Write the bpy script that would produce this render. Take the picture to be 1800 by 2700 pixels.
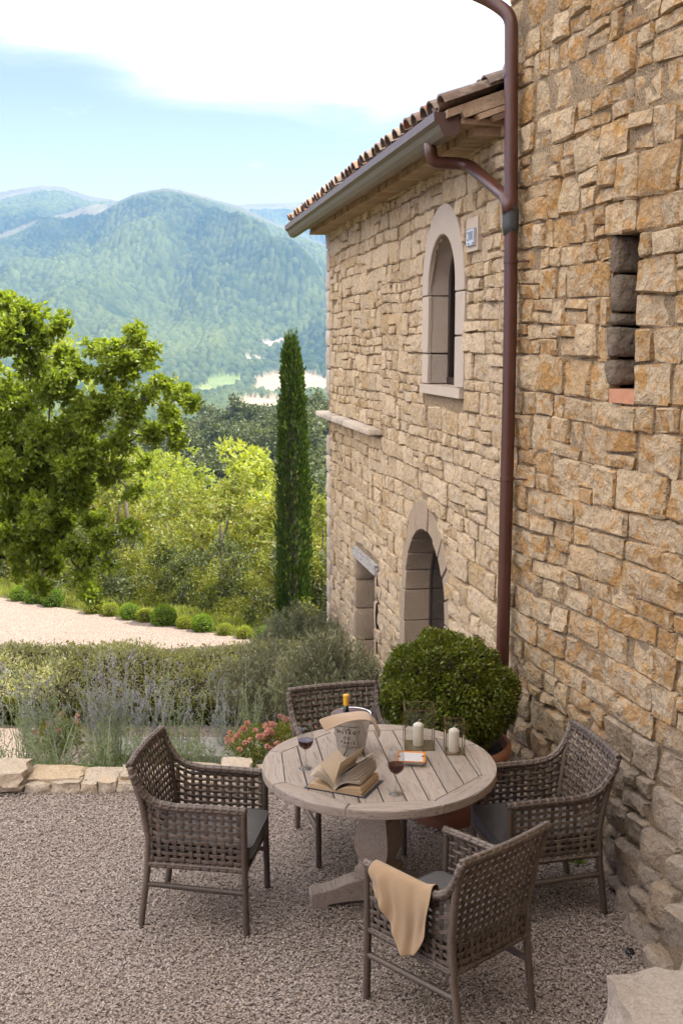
import bpy, math, random
import numpy as np
from mathutils import Vector, Matrix, noise as mn
from math import sin, cos, pi, radians, sqrt, atan2, exp

sc = bpy.context.scene
for o in list(bpy.data.objects): bpy.data.objects.remove(o)
COL = sc.collection

# ------------------------------------------------------------------ camera
PITCH = radians(8.53); H = 2.9; F = 2950.0
cam = bpy.data.cameras.new('camera'); cam_o = bpy.data.objects.new('camera', cam); COL.objects.link(cam_o)
cam.sensor_fit = 'VERTICAL'; cam.sensor_height = 36.0; cam.sensor_width = 24.0; cam.lens = F / 2700 * 36
cam.clip_start = 0.05; cam.clip_end = 20000
cam_o.location = (0, 0, H); cam_o.rotation_euler = (pi/2 - PITCH, 0, 0)
sc.camera = cam_o

# ------------------------------------------------------------------ sun, sky, exposure
SUN_EL = radians(60); SUN_AZ = radians(96)          # azimuth from +Y towards +X
sdir = Vector((sin(SUN_AZ)*cos(SUN_EL), cos(SUN_AZ)*cos(SUN_EL), sin(SUN_EL)))
sl = bpy.data.lights.new('sun', 'SUN'); sl.energy = 2.7; sl.angle = radians(0.53); sl.color = (1, .93, .82)
so = bpy.data.objects.new('sun', sl); COL.objects.link(so)
so.rotation_euler = (-sdir).to_track_quat('-Z', 'Y').to_euler(); so.location = (30, 0, 40)

W = bpy.data.worlds.new('World'); sc.world = W; W.use_nodes = True
def build_world():
    nt = W.node_tree; N = nt.nodes; L = nt.links; N.clear()
    out = N.new('ShaderNodeOutputWorld'); bg = N.new('ShaderNodeBackground'); bg.inputs[1].default_value = 0.15
    sky = N.new('ShaderNodeTexSky'); sky.sky_type = 'NISHITA'; sky.sun_disc = False
    sky.sun_elevation = SUN_EL; sky.sun_rotation = SUN_AZ; sky.dust_density = .8; sky.ozone_density = 2.2; sky.air_density = 1.0; sky.altitude = 500
    tc = N.new('ShaderNodeTexCoord'); sep = N.new('ShaderNodeSeparateXYZ'); L.new(tc.outputs['Generated'], sep.inputs[0])
    def M(op, a, b=None, c=None, clamp=False):
        n = N.new('ShaderNodeMath'); n.operation = op; n.use_clamp = clamp
        for i, v in enumerate((a, b, c)):
            if v is None: continue
            if isinstance(v, (int, float)): n.inputs[i].default_value = v
            else: L.new(v, n.inputs[i])
        return n.outputs[0]
    # cloud deck: project direction on a plane above
    mp = N.new('ShaderNodeMapping'); mp.inputs['Scale'].default_value = (1.0, 1.0, 4.5); L.new(tc.outputs['Generated'], mp.inputs[0])
    n1 = N.new('ShaderNodeTexNoise'); n1.inputs['Scale'].default_value = 2.2; n1.inputs['Detail'].default_value = 7; n1.inputs['Roughness'].default_value = .55
    L.new(mp.outputs[0], n1.inputs['Vector'])
    n2 = N.new('ShaderNodeTexNoise'); n2.inputs['Scale'].default_value = 9; n2.inputs['Detail'].default_value = 8; n2.inputs['Roughness'].default_value = .6; n2.inputs['Distortion'].default_value = .6
    L.new(mp.outputs[0], n2.inputs['Vector'])
    # lower edge of the cloud sheet as a wavy line in elevation
    x = sep.outputs[0]; z = sep.outputs[2]
    edge = M('ADD', .199, M('MULTIPLY', .022, M('SINE', M('MULTIPLY_ADD', x, -7.0, 5.1))))
    e = M('SUBTRACT', z, edge)
    e = M('ADD', e, M('MULTIPLY', M('SUBTRACT', n1.outputs[0], .5), .07))
    e = M('ADD', e, M('MULTIPLY', M('SUBTRACT', n2.outputs[0], .5), .05))
    mask = N.new('ShaderNodeMapRange'); mask.interpolation_type = 'SMOOTHERSTEP'
    mask.inputs['From Min'].default_value = -.016; mask.inputs['From Max'].default_value = .11; L.new(e, mask.inputs[0])
    thin = N.new('ShaderNodeMapRange'); thin.inputs['From Min'].default_value = .36; thin.inputs['From Max'].default_value = .56
    thin.inputs['To Min'].default_value = .04; thin.inputs['To Max'].default_value = 1.0; L.new(n1.outputs[0], thin.inputs[0])
    m = M('MULTIPLY', M('POWER', mask.outputs[0], 1.25), thin.outputs[0])
    # a few low wisps
    wz = N.new('ShaderNodeMapRange'); wz.inputs['From Min'].default_value = .60; wz.inputs['From Max'].default_value = .78; L.new(n2.outputs[0], wz.inputs[0])
    m = M('MAXIMUM', m, M('MULTIPLY', wz.outputs[0], .16))
    hz = N.new('ShaderNodeMapRange'); hz.inputs['From Min'].default_value = .0; hz.inputs['From Max'].default_value = .21
    hz.inputs['To Min'].default_value = .10; hz.inputs['To Max'].default_value = .0; L.new(z, hz.inputs[0])
    m = M('MAXIMUM', m, hz.outputs[0])
    mix = N.new('ShaderNodeMix'); mix.data_type = 'RGBA'
    tn = N.new('ShaderNodeMix'); tn.data_type = 'RGBA'; tn.blend_type = 'MULTIPLY'; tn.inputs[0].default_value = 1; L.new(sky.outputs[0], tn.inputs[6]); tn.inputs[7].default_value = (.39, .29, .52, 1)
    L.new(m, mix.inputs[0]); L.new(tn.outputs[2], mix.inputs[6]); mix.inputs[7].default_value = (CLOUD[0], CLOUD[1], CLOUD[2], 1)
    L.new(mix.outputs[2], bg.inputs[0]); L.new(bg.outputs[0], out.inputs[0])
CLOUD = (8.4, 7.7, 6.8)
build_world()
vs = sc.view_settings; vs.view_transform = 'Standard'; vs.look = 'None'; vs.gamma = 1; vs.exposure = 2.12; vs.use_curve_mapping = False
try:
    sc.cycles.max_bounces = 8; sc.cycles.transparent_max_bounces = 12; sc.cycles.volume_bounces = 1
except Exception: pass

# ------------------------------------------------------------------ helpers
rnd = random.Random(7)
def unproj(px, py, z):
    X = (px-900)/F; u = (1350-py)/F
    d = Vector((X, cos(PITCH)+u*sin(PITCH), -sin(PITCH)+u*cos(PITCH)))
    return d * ((z-H)/d.z) + Vector((0, 0, H))
def at_y(px, py, y):
    X = (px-900)/F; u = (1350-py)/F
    d = Vector((X, cos(PITCH)+u*sin(PITCH), -sin(PITCH)+u*cos(PITCH)))
    return d * (y/d.y) + Vector((0, 0, H))
def project(p):
    zc = p[1]*cos(PITCH)-(p[2]-H)*sin(PITCH); u = p[1]*sin(PITCH)+(p[2]-H)*cos(PITCH)
    return 900+F*p[0]/zc, 1350-F*u/zc, zc
WLOC = {}
def link(o, parent=None, props=None):
    COL.objects.link(o)
    if parent is not None:
        o.parent = parent
        pl = WLOC.get(parent.name, Vector((0, 0, 0)))
        o.matrix_parent_inverse = Matrix.Translation(-pl)
    WLOC[o.name] = Vector(o.location)
    if props:
        for k, v in props.items(): o[k] = v
    return o
def thing(name, label, cat, loc=(0, 0, 0), group=None):
    o = bpy.data.objects.new(name, None); o.location = loc; o.empty_display_size = .1
    link(o); o['label'] = label; o['category'] = cat
    if group: o['group'] = group
    return o
def tag(o, label, cat, group=None):
    o['label'] = label; o['category'] = cat
    if group: o['group'] = group
    return o
def mesh_np(name, V, faces, smooth=False):
    """V (n,3) array, faces: (m,k) int array of equal sized polygons or a list of such arrays"""
    if not isinstance(faces, list): faces = [faces]
    faces = [np.asarray(f, dtype=np.int32) for f in faces if len(f)]
    me = bpy.data.meshes.new(name); V = np.asarray(V, dtype=np.float32)
    me.vertices.add(len(V)); me.vertices.foreach_set('co', V.ravel())
    nl = sum(f.size for f in faces); npoly = sum(len(f) for f in faces)
    me.loops.add(nl); me.polygons.add(npoly)
    me.loops.foreach_set('vertex_index', np.concatenate([f.ravel() for f in faces]))
    tot = np.concatenate([np.full(len(f), f.shape[1], dtype=np.int32) for f in faces])
    st = np.zeros(npoly, dtype=np.int32); st[1:] = np.cumsum(tot)[:-1]
    me.polygons.foreach_set('loop_start', st); me.polygons.foreach_set('loop_total', tot)
    me.update(calc_edges=True)
    if smooth: me.polygons.foreach_set('use_smooth', np.ones(npoly, dtype=bool))
    me.validate()
    return me
class MB:
    def __init__(s): s.v = []; s.f = []
    def add(s, vs, fs):
        b = len(s.v); s.v.extend([tuple(v) for v in vs]); s.f.extend([tuple(i+b for i in f) for f in fs]); return s
    def box(s, c, d, R=None):
        c = Vector(c); hx, hy, hz = d[0]/2, d[1]/2, d[2]/2
        vs = [Vector((x, y, z)) for x in (-hx, hx) for y in (-hy, hy) for z in (-hz, hz)]
        if R: vs = [R @ v for v in vs]
        return s.add([c+v for v in vs], [(0, 1, 3, 2), (4, 6, 7, 5), (0, 4, 5, 1), (2, 3, 7, 6), (0, 2, 6, 4), (1, 5, 7, 3)])
    def prism(s, poly, z0, z1, bev=0, T=None):
        """convex polygon (x,y) list extruded z0..z1, with small bevel on top and bottom"""
        n = len(poly); cx = sum(p[0] for p in poly)/n; cy = sum(p[1] for p in poly)/n
        a = sum(poly[i][0]*poly[(i+1) % n][1]-poly[(i+1) % n][0]*poly[i][1] for i in range(n))
        if a < 0: poly = poly[::-1]
        def inset(d):
            r = []
            for (x, y) in poly:
                l = sqrt((x-cx)**2+(y-cy)**2)+1e-9; k = max(0, (l-d)/l); r.append((cx+(x-cx)*k, cy+(y-cy)*k))
            return r
        rings = [(inset(bev), z0), (poly, z0+bev), (poly, z1-bev), (inset(bev), z1)] if bev else [(poly, z0), (poly, z1)]
        vs = [(x, y, z) for r, z in rings for x, y in r]
        if T: vs = [T(*v) for v in vs]
        fs = [tuple(range(n))[::-1], tuple(range((len(rings)-1)*n, len(rings)*n))]
        for k in range(len(rings)-1):
            for i in range(n):
                j = (i+1) % n; fs.append((k*n+i, k*n+j, (k+1)*n+j, (k+1)*n+i))
        return s.add(vs, fs)
    def tube(s, pts, rad, n=8, cap=True, fr=None):
        pts = [Vector(p) for p in pts]; m = len(pts)
        if not hasattr(rad, '__len__'): rad = [rad]*m
        rings = []; up = None
        for i, p in enumerate(pts):
            t = (pts[min(i+1, m-1)]-pts[max(i-1, 0)])
            if t.length < 1e-9: t = Vector((0, 0, 1))
            t.normalize()
            if up is None:
                up = t.orthogonal().normalized() if fr is None else Vector(fr)
            up = (up - t*up.dot(t)); up = up.normalized() if up.length > 1e-6 else t.orthogonal().normalized()
            b = t.cross(up); r = rad[i]
            rx, ry = r if hasattr(r, '__len__') else (r, r)
            rings.append([p + up*(rx*cos(2*pi*k/n)) + b*(ry*sin(2*pi*k/n)) for k in range(n)])
        vs = [v for r in rings for v in r]; fs = []
        for i in range(m-1):
            for k in range(n):
                j = (k+1) % n; fs.append((i*n+k, i*n+j, (i+1)*n+j, (i+1)*n+k))
        if cap: fs += [tuple(range(n))[::-1], tuple(range((m-1)*n, m*n))]
        return s.add(vs, fs)
    def lathe(s, prof, n=32, c=(0, 0, 0), closed=False):
        c = Vector(c); m = len(prof); vs = []
        for r, z in prof:
            for k in range(n): vs.append((c.x+r*cos(2*pi*k/n), c.y+r*sin(2*pi*k/n), c.z+z))
        fs = []
        for i in range(m-1 if not closed else m):
            i2 = (i+1) % m
            for k in range(n):
                j = (k+1) % n; fs.append((i*n+k, i*n+j, i2*n+j, i2*n+k))
        if not closed:
            if prof[0][0] > 1e-5: fs.append(tuple(range(n))[::-1])
            if prof[-1][0] > 1e-5: fs.append(tuple(range((m-1)*n, m*n)))
        return s.add(vs, fs)
    def mesh(s, name, smooth=False, recalc=False):
        me = bpy.data.meshes.new(name); me.from_pydata(s.v, [], s.f); me.update()
        if smooth: me.polygons.foreach_set('use_smooth', [True]*len(me.polygons))
        if recalc:
            import bmesh
            bm = bmesh.new(); bm.from_mesh(me); bmesh.ops.remove_doubles(bm, verts=bm.verts, dist=1e-6); bmesh.ops.recalc_face_normals(bm, faces=bm.faces); bm.to_mesh(me); bm.free()
        return me
    def obj(s, name, mat, parent=None, smooth=False, loc=None, recalc=False, **pr):
        if loc is not None:
            L0 = Vector(loc); s.v = [tuple(Vector(v)-L0) for v in s.v]
        o = bpy.data.objects.new(name, s.mesh(name, smooth, recalc)); o.data.materials.append(mat)
        if loc is not None: o.location = loc
        return link(o, parent, pr)
def put(name, me, mat, parent=None, loc=None, **pr):
    o = bpy.data.objects.new(name, me)
    if mat and not me.materials: me.materials.append(mat)
    if loc is not None: o.location = loc
    return link(o, parent, pr)
def copy_tree(o, parent=None):
    c = o.copy(); COL.objects.link(c)
    if parent is not None: c.parent = parent
    WLOC[c.name] = Vector(c.location)
    for ch in list(o.children): copy_tree(ch, c)
    return c
def auto_smooth(o, ang=40):
    me = o.data
    me.polygons.foreach_set('use_smooth', [True]*len(me.polygons))
    try: me.set_sharp_from_angle(angle=radians(ang))
    except Exception: pass
    return o

# ------------------------------------------------------------------ materials
class NT:
    def __init__(s, name):
        s.m = bpy.data.materials.new(name); s.m.use_nodes = True; s.t = s.m.node_tree; s.N = s.t.nodes; s.L = s.t.links; s.N.clear()
        s.out = s.N.new('ShaderNodeOutputMaterial')
    def n(s, typ, **kw):
        x = s.N.new(typ)
        for k, v in kw.items():
            if k.startswith('i_'):
                key = k[2:]; key = int(key) if key.isdigit() else key.replace('_', ' ')
                s.set(x.inputs[key], v)
            else: setattr(x, k, v)
        return x
    def set(s, inp, v):
        if isinstance(v, bpy.types.NodeSocket): s.L.new(v, inp)
        else:
            if isinstance(v, tuple) and len(v) == 3 and inp.type == 'RGBA': v = v+(1,)
            inp.default_value = v
    def math(s, op, a, b=0.0, c=None, clamp=False):
        x = s.N.new('ShaderNodeMath'); x.operation = op; x.use_clamp = clamp
        s.set(x.inputs[0], a); s.set(x.inputs[1], b)
        if c is not None: s.set(x.inputs[2], c)
        return x.outputs[0]
    def vmath(s, op, a, b):
        x = s.N.new('ShaderNodeVectorMath'); x.operation = op; s.set(x.inputs[0], a)
        if op == 'SCALE': s.set(x.inputs[3], b)
        else: s.set(x.inputs[1], b)
        return x.outputs[0]
    def noise(s, vec, scale, detail=4, rough=.55, dist=0.0, color=False):
        x = s.n('ShaderNodeTexNoise', i_Scale=scale, i_Detail=detail, i_Roughness=rough, i_Distortion=dist)
        if vec is not None: s.set(x.inputs['Vector'], vec)
        return x.outputs['Color' if color else 'Fac']
    def voro(s, vec, scale, feat='F1', out='Distance', rnd=1.0):
        x = s.n('ShaderNodeTexVoronoi', feature=feat, i_Scale=scale, i_Randomness=rnd); s.set(x.inputs['Vector'], vec); return x.outputs[out]
    def map(s, v, a, b, c=0.0, d=1.0, smooth=False):
        x = s.n('ShaderNodeMapRange'); x.interpolation_type = 'SMOOTHSTEP' if smooth else 'LINEAR'
        s.set(x.inputs[0], v)
        for i, q in enumerate((a, b, c, d)): s.set(x.inputs[i+1], q)
        return x.outputs[0]
    def mix(s, f, a, b, mode='MIX'):
        x = s.N.new('ShaderNodeMix'); x.data_type = 'RGBA'; x.blend_type = mode
        s.set(x.inputs[0], f); s.set(x.inputs[6], a); s.set(x.inputs[7], b); return x.outputs[2]
    def ramp(s, f, stops):
        x = s.N.new('ShaderNodeValToRGB'); e = x.color_ramp.elements
        while len(e) < len(stops): e.new(.5)
        for i, (p, c) in enumerate(stops): e[i].position = p; e[i].color = tuple(c)+(1,)
        s.set(x.inputs[0], f); return x.outputs[0]
    def bump(s, h, dist=.01, strength=1.0, nrm=None):
        x = s.n('ShaderNodeBump', i_Distance=dist, i_Strength=strength); s.set(x.inputs['Height'], h)
        if nrm is not None: s.set(x.inputs['Normal'], nrm)
        return x.outputs[0]
    def pos(s): return s.n('ShaderNodeNewGeometry').outputs['Position']
    def objc(s): return s.n('ShaderNodeTexCoord').outputs['Object']
    def rand(s):
        a = s.n('ShaderNodeObjectInfo').outputs['Random']; b = s.n('ShaderNodeNewGeometry').outputs['Random Per Island']
        return s.math('FRACT', s.math('ADD', a, b))
    def pbr(s, color, rough=.7, normal=None, metal=0.0, spec=.5, **kw):
        b = s.N.new('ShaderNodeBsdfPrincipled'); s.set(b.inputs['Base Color'], color); s.set(b.inputs['Roughness'], rough); s.set(b.inputs['Metallic'], metal)
        s.set(b.inputs['Specular IOR Level'], spec)
        if normal is not None: s.set(b.inputs['Normal'], normal)
        for k, v in kw.items(): s.set(b.inputs[k.replace('_', ' ')], v)
        s.L.new(b.outputs[0], s.out.inputs[0]); return s.m
def mat_stone(name, cream, ochre, grey, ochre_amt=.5, grey_z=None, bumpd=.02, mortar_mix=0):
    t = NT(name); P = t.pos(); r = t.rand()
    off = t.vmath('ADD', P, t.n('ShaderNodeCombineXYZ', i_0=t.math('MULTIPLY', r, 37.0), i_1=t.math('MULTIPLY', r, 91.0), i_2=t.math('MULTIPLY', r, 53.0)).outputs[0])
    n1 = t.noise(off, 6.5, 5, .65, 1.0); n2 = t.noise(off, 18, 6, .65, .4); n3 = t.noise(P, 75, 4, .6)
    thr = t.math('ADD', t.map(r, 0, 1, .68-ochre_amt*.35, .80-ochre_amt*.35), t.math('MULTIPLY', t.math('SUBTRACT', .5, n2), .35))
    f = t.map(n1, thr, t.math('ADD', thr, .12))
    r2 = t.math('FRACT', t.math('MULTIPLY', r, 7.31)); r3 = t.math('FRACT', t.math('MULTIPLY', r, 17.7))
    base = t.mix(t.map(r2, .55, 1.0), cream, tuple(.8*a+.2*b for a, b in zip(cream, ochre)))
    base = t.mix(t.math('MULTIPLY', t.map(r3, .84, 1.0), .6), base, tuple(c*.9 for c in ochre))
    c = t.mix(t.math('MULTIPLY', f, .9), base, ochre)
    c = t.mix(t.map(n2, .56, .70, 0, .6), c, tuple(min(1, q*1.15) for q in cream))
    c = t.mix(t.map(n2, .42, .22, 0, .55), c, tuple(q*.55 for q in ochre))
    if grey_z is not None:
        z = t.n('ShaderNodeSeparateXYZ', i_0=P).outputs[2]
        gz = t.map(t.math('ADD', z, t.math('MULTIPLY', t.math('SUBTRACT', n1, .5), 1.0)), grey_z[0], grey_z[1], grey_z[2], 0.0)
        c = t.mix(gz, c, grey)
    c = t.mix(1.0, c, t.ramp(n3, [(.25, (.72, .72, .72)), (.6, (1.06, 1.06, 1.06))]), 'MULTIPLY')
    c = t.mix(1.0, c, t.ramp(t.map(r, 0, 1), [(0, (.86, .86, .87)), (1, (1.1, 1.09, 1.07))]), 'MULTIPLY')
    v = t.voro(t.vmath('ADD', off, t.vmath('SCALE', t.noise(off, 14, 3, .5, 0, True), .06)), 17, 'F1')
    h = t.math('ADD', t.math('MULTIPLY', v, .8), t.math('ADD', t.math('MULTIPLY', n2, 1.6), t.math('MULTIPLY', n3, .35)))
    return t.pbr(c, .88, t.bump(h, bumpd, 1.0), spec=.25)
CREAM = (.57, .445, .285); OCHRE = (.49, .265, .08); GREY = (.27, .235, .19)
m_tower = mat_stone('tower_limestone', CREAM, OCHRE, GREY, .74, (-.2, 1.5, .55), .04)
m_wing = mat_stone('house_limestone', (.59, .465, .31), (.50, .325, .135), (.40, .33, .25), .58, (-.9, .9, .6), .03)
m_base = mat_stone('rubble_limestone', (.38, .31, .235), (.36, .25, .14), (.25, .215, .18), .4, (-.6, .8, .6), .03)
m_curb = mat_stone('edging_limestone', (.43, .36, .27), (.42, .31, .18), (.25, .22, .18), .4, None, .015)
m_niche = mat_stone('niche_shade_limestone', (.21, .175, .135), (.22, .15, .085), (.13, .12, .11), .5, None, .03)  # shade of the recess is painted into this darker stone colour
m_quoin = mat_stone('quoin_limestone', (.50, .43, .35), (.47, .38, .27), GREY, .1, (-.9, .9, .5), .01)
def mat_mortar():
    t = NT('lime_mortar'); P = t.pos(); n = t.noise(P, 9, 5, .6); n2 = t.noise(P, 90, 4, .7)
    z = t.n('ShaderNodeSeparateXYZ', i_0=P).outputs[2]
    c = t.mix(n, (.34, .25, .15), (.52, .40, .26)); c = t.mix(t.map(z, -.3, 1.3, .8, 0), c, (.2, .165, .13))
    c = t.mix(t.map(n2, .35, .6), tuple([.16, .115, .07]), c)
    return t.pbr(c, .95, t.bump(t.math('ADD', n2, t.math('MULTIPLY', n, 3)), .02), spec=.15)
m_mortar = mat_mortar()
def mat_dressed():
    t = NT('dressed_pale_stone'); P = t.pos(); n = t.noise(P, 7, 5, .6); n2 = t.noise(P, 120, 3, .7); v = t.voro(P, 90)
    r = t.rand()
    c = t.mix(n, (.46, .39, .31), (.54, .46, .37)); c = t.mix(t.map(v, .12, .0, 0, .6), c, (.2, .16, .12))
    c = t.mix(1.0, c, t.ramp(r, [(0, (.9, .9, .92)), (1, (1.05, 1.03, 1.0))]), 'MULTIPLY')
    return t.pbr(c, .85, t.bump(t.math('ADD', n2, n), .008), spec=.25)
m_dress = mat_dressed()
def mat_lintel():
    t = NT('pitted_white_stone'); P = t.pos(); n = t.noise(P, 55, 5, .7); 
    c = t.mix(t.map(n, .48, .56), (.52, .5, .47), (.2, .18, .16)); return t.pbr(c, .9, t.bump(n, .02), spec=.2)
m_lintel = mat_lintel()
def mat_jamb():
    t = NT('rough_jamb_stone'); P = t.pos(); n = t.noise(P, 5, 5, .65); n2 = t.noise(P, 60, 4, .7)
    c = t.mix(n, (.33, .25, .17), (.45, .355, .25)); c = t.mix(t.map(n2, .55, .7, 0, .5), c, (.2, .16, .13))
    return t.pbr(c, .9, t.bump(n2, .02), spec=.2)
m_jamb = mat_jamb()
def simple(name, col, rough=.6, metal=0.0, spec=.5, nscale=30, var=.15, bumpd=.001, **kw):
    t = NT(name); P = t.objc(); n = t.noise(P, nscale, 4, .6)
    c = t.mix(n, tuple(q*(1-var) for q in col), tuple(min(1, q*(1+var)) for q in col))
    return t.pbr(c, rough, t.bump(n, bumpd), metal, spec, **kw)
def mat_pipe():
    t = NT('painted_copper_pipe'); P = t.pos(); n = t.noise(P, 5, 5, .6); n2 = t.noise(t.vmath('MULTIPLY', P, (30, 30, 4)), 1, 4, .6)
    z = t.n('ShaderNodeSeparateXYZ', i_0=P).outputs[2]
    c = t.mix(n, (.052, .018, .011), (.085, .03, .018)); c = t.mix(t.map(n2, .55, .75, 0, .5), c, (.04, .03, .026))
    return t.pbr(c, t.map(n, .3, .7, .28, .45), None, 0, .5)
m_pipe = mat_pipe()
m_collar = simple('dark_lead_collar', (.055, .06, .06), .5, .4)
def mat_gutter():
    t = NT('brown_metal_gutter'); P = t.pos(); n = t.noise(t.vmath('MULTIPLY', P, (12, 2, 12)), 2, 4, .6)
    c = t.mix(n, (.11, .083, .066), (.155, .124, .10)); return t.pbr(c, .5, None, .25, .5)
m_gutter = mat_gutter()
m_gcap = simple('brown_gutter_cap', (.07, .035, .028), .55)
def mat_tile():
    t = NT('terracotta_roof_tile'); P = t.pos(); r = t.rand(); n = t.noise(P, 14, 5, .65)
    c = t.ramp(r, [(0, (.15, .105, .08)), (.4, (.22, .165, .13)), (.85, (.2, .16, .13)), (1, (.34, .14, .07))])
    c = t.mix(t.map(n, .48, .68, 0, .75), c, (.33, .28, .22)); c = t.mix(t.map(n, .4, .25, 0, .7), c, (.08, .065, .05))
    return t.pbr(c, .9, t.bump(n, .01), spec=.2)
m_tile = mat_tile()
m_verge = mat_stone('verge_terracotta', (.38, .28, .19), (.36, .20, .10), GREY, .4, None, .006)
m_brick = simple('thin_red_brick', (.42, .2, .11), .9, nscale=25, var=.3, bumpd=.004)
m_beam = simple('old_brown_wood', (.16, .10, .06), .8, nscale=12, var=.4, bumpd=.004)
m_frame = simple('dark_brown_window_frame', (.03, .018, .013), .4)
def mat_darkglass():
    t = NT('dark_window_glass'); return t.pbr((.008, .008, .009), .04, None, 0, .5)
m_dglass = mat_darkglass()
m_enamel = simple('white_enamel', (.50, .51, .53), .25, var=.04)
m_ink = simple('dark_blue_ink', (.03, .035, .05), .4)

def mat_wood():
    t = NT('weathered_teak'); oc = t.objc(); r = t.rand()
    off = t.vmath('ADD', oc, t.n('ShaderNodeCombineXYZ', i_0=t.math('MULTIPLY', r, 13.0), i_1=t.math('MULTIPLY', r, 31.0), i_2=0.0).outputs[0])
    st = t.vmath('MULTIPLY', off, (1.0, .07, 1.0))
    n0 = t.noise(off, 3.5, 3, .5, 0, True)
    g = t.noise(t.vmath('ADD', st, t.vmath('SCALE', n0, .05)), 95, 5, .65)
    g2 = t.noise(t.vmath('MULTIPLY', off, (1, .16, 1)), 26, 4, .6, 1.2); kn = t.voro(t.vmath('MULTIPLY', off, (1, .45, 1)), 5.2)
    c = t.mix(g, (.205, .17, .14), (.33, .285, .245)); c = t.mix(t.map(g2, .45, .68, 0, .65), c, (.24, .185, .135))
    c = t.mix(t.map(g, .46, .30, 0, .85), c, (.11, .088, .07)); c = t.mix(t.map(kn, .07, .02, 0, .8), c, (.13, .10, .08))
    c = t.mix(1.0, c, t.ramp(r, [(0, (.84, .83, .82)), (1, (1.1, 1.08, 1.05))]), 'MULTIPLY')
    return t.pbr(c, .72, t.bump(t.math('ADD', g, t.math('MULTIPLY', g2, .6)), .0022), spec=.35)
m_wood = mat_wood()
def mat_cane():
    t = NT('grey_brown_woven_cane'); r = t.rand(); oc = t.objc()
    n = t.noise(oc, 40, 3, .6); c = t.ramp(r, [(0, (.05, .036, .027)), (.5, (.090, .066, .049)), (1, (.14, .108, .083))])
    c = t.mix(t.map(n, .4, .7, 0, .5), c, (.085, .064, .05)); c = t.mix(t.map(n, .35, .2, 0, .5), c, (.26, .22, .18))
    return t.pbr(c, .48, None, 0, .45)
m_cane = mat_cane()
def mat_cushion():
    t = NT('charcoal_grey_fabric'); oc = t.objc(); w = t.noise(t.vmath('MULTIPLY', oc, (1, 6, 1)), 160, 2, .6); w2 = t.noise(t.vmath('MULTIPLY', oc, (6, 1, 1)), 160, 2, .6); n = t.noise(oc, 7, 3)
    k = t.math('MULTIPLY', t.math('ADD', w, w2), .5); c = t.mix(t.map(k, .35, .65), (.048, .044, .04), (.105, .098, .09)); c = t.mix(t.map(n, .3, .7, 0, .2), c, (.09, .095, .1))
    return t.pbr(c, .95, t.bump(k, .002), spec=.15, Sheen_Weight=.15)
m_cush = mat_cushion()
def mat_linen(name, col):
    t = NT(name); oc = t.objc(); n = t.noise(oc, 10, 4); w = t.noise(oc, 380, 2, .5)
    c = t.mix(n, tuple(q*.9 for q in col), tuple(min(1, q*1.08) for q in col)); return t.pbr(c, .9, t.bump(t.math('ADD', w, t.math('MULTIPLY', n, 2.0)), .002), spec=.15, Sheen_Weight=.2)
m_linen = mat_linen('tan_linen', (.30, .205, .115)); m_linen2 = mat_linen('pale_tan_linen', (.38, .28, .19))
def mat_glass(name='clear_glass', tint=(.97, .98, .97), glo=1.0):
    t = NT(name); fr = t.math('MULTIPLY', t.n('ShaderNodeFresnel', i_IOR=1.45).outputs[0], t.math('SUBTRACT', 1.0, t.n('ShaderNodeNewGeometry').outputs['Backfacing']))
    a = t.n('ShaderNodeBsdfTransparent', i_0=tint); g = t.n('ShaderNodeBsdfGlossy', i_Roughness=.02, i_Color=(glo, glo, glo))
    mx = t.n('ShaderNodeMixShader'); t.set(mx.inputs[0], fr); t.L.new(a.outputs[0], mx.inputs[1]); t.L.new(g.outputs[0], mx.inputs[2]); t.L.new(mx.outputs[0], t.out.inputs[0]); return t.m
m_glass = mat_glass('clear_glass', (.91, .92, .915)); m_pane = mat_glass('lantern_glass', (.965, .97, .96))
def mat_wine():
    t = NT('red_wine'); return t.pbr((.09, .008, .006), .03, None, 0, .5, Transmission_Weight=.75, IOR=1.33)
m_wine = mat_wine()
def mat_steel():
    t = NT('brushed_steel'); oc = t.objc(); sp = t.n('ShaderNodeSeparateXYZ', i_0=oc); n = t.noise(t.vmath('MULTIPLY', oc, (3, 3, 260)), 1, 3, .6); n2 = t.noise(oc, 22, 4, .6)
    c = t.mix(n2, (.55, .545, .53), (.80, .79, .77)); return t.pbr(c, t.map(n2, .3, .7, .13, .26), t.bump(n, .0006), 1.0, .5, Anisotropic=.5)
m_steel = mat_steel()
m_brass = simple('aged_brass', (.17, .115, .055), .42, .85, nscale=60, var=.35)
m_wax = simple('ivory_wax', (.56, .52, .44), .5, nscale=8, var=.05, bumpd=.002, Subsurface_Weight=.15, Subsurface_Scale=.02)
m_mirrorb = simple('lantern_floor_plate', (.28, .22, .14), .25, .7)
m_paper = simple('aged_book_paper', (.44, .365, .27), .9, nscale=18, var=.12)
m_paper2 = simple('tan_paper_edges', (.38, .27, .155), .9, nscale=160, var=.3, bumpd=.001)
m_print = simple('faded_print', (.33, .27, .2), .9)
m_cover = simple('dark_blue_book_cover', (.02, .024, .034), .55)
m_capy = simple('yellow_foil', (.62, .33, .02), .35, 0, .5)
def mat_bottle():
    t = NT('dark_green_bottle_glass'); return t.pbr((.006, .009, .006), .06, None, 0, .6)
m_bottle = mat_bottle()
m_black = simple('black_plastic', (.012, .012, .013), .3)
def mat_terracotta():
    t = NT('terracotta_pot'); P = t.pos(); n = t.noise(P, 6, 5, .65); n2 = t.noise(P, 60, 3, .6)
    c = t.mix(n, (.25, .095, .05), (.36, .16, .09)); c = t.mix(t.map(n, .6, .78, 0, .45), c, (.36, .26, .2)); return t.pbr(c, .8, t.bump(n2, .003), spec=.3)
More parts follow.
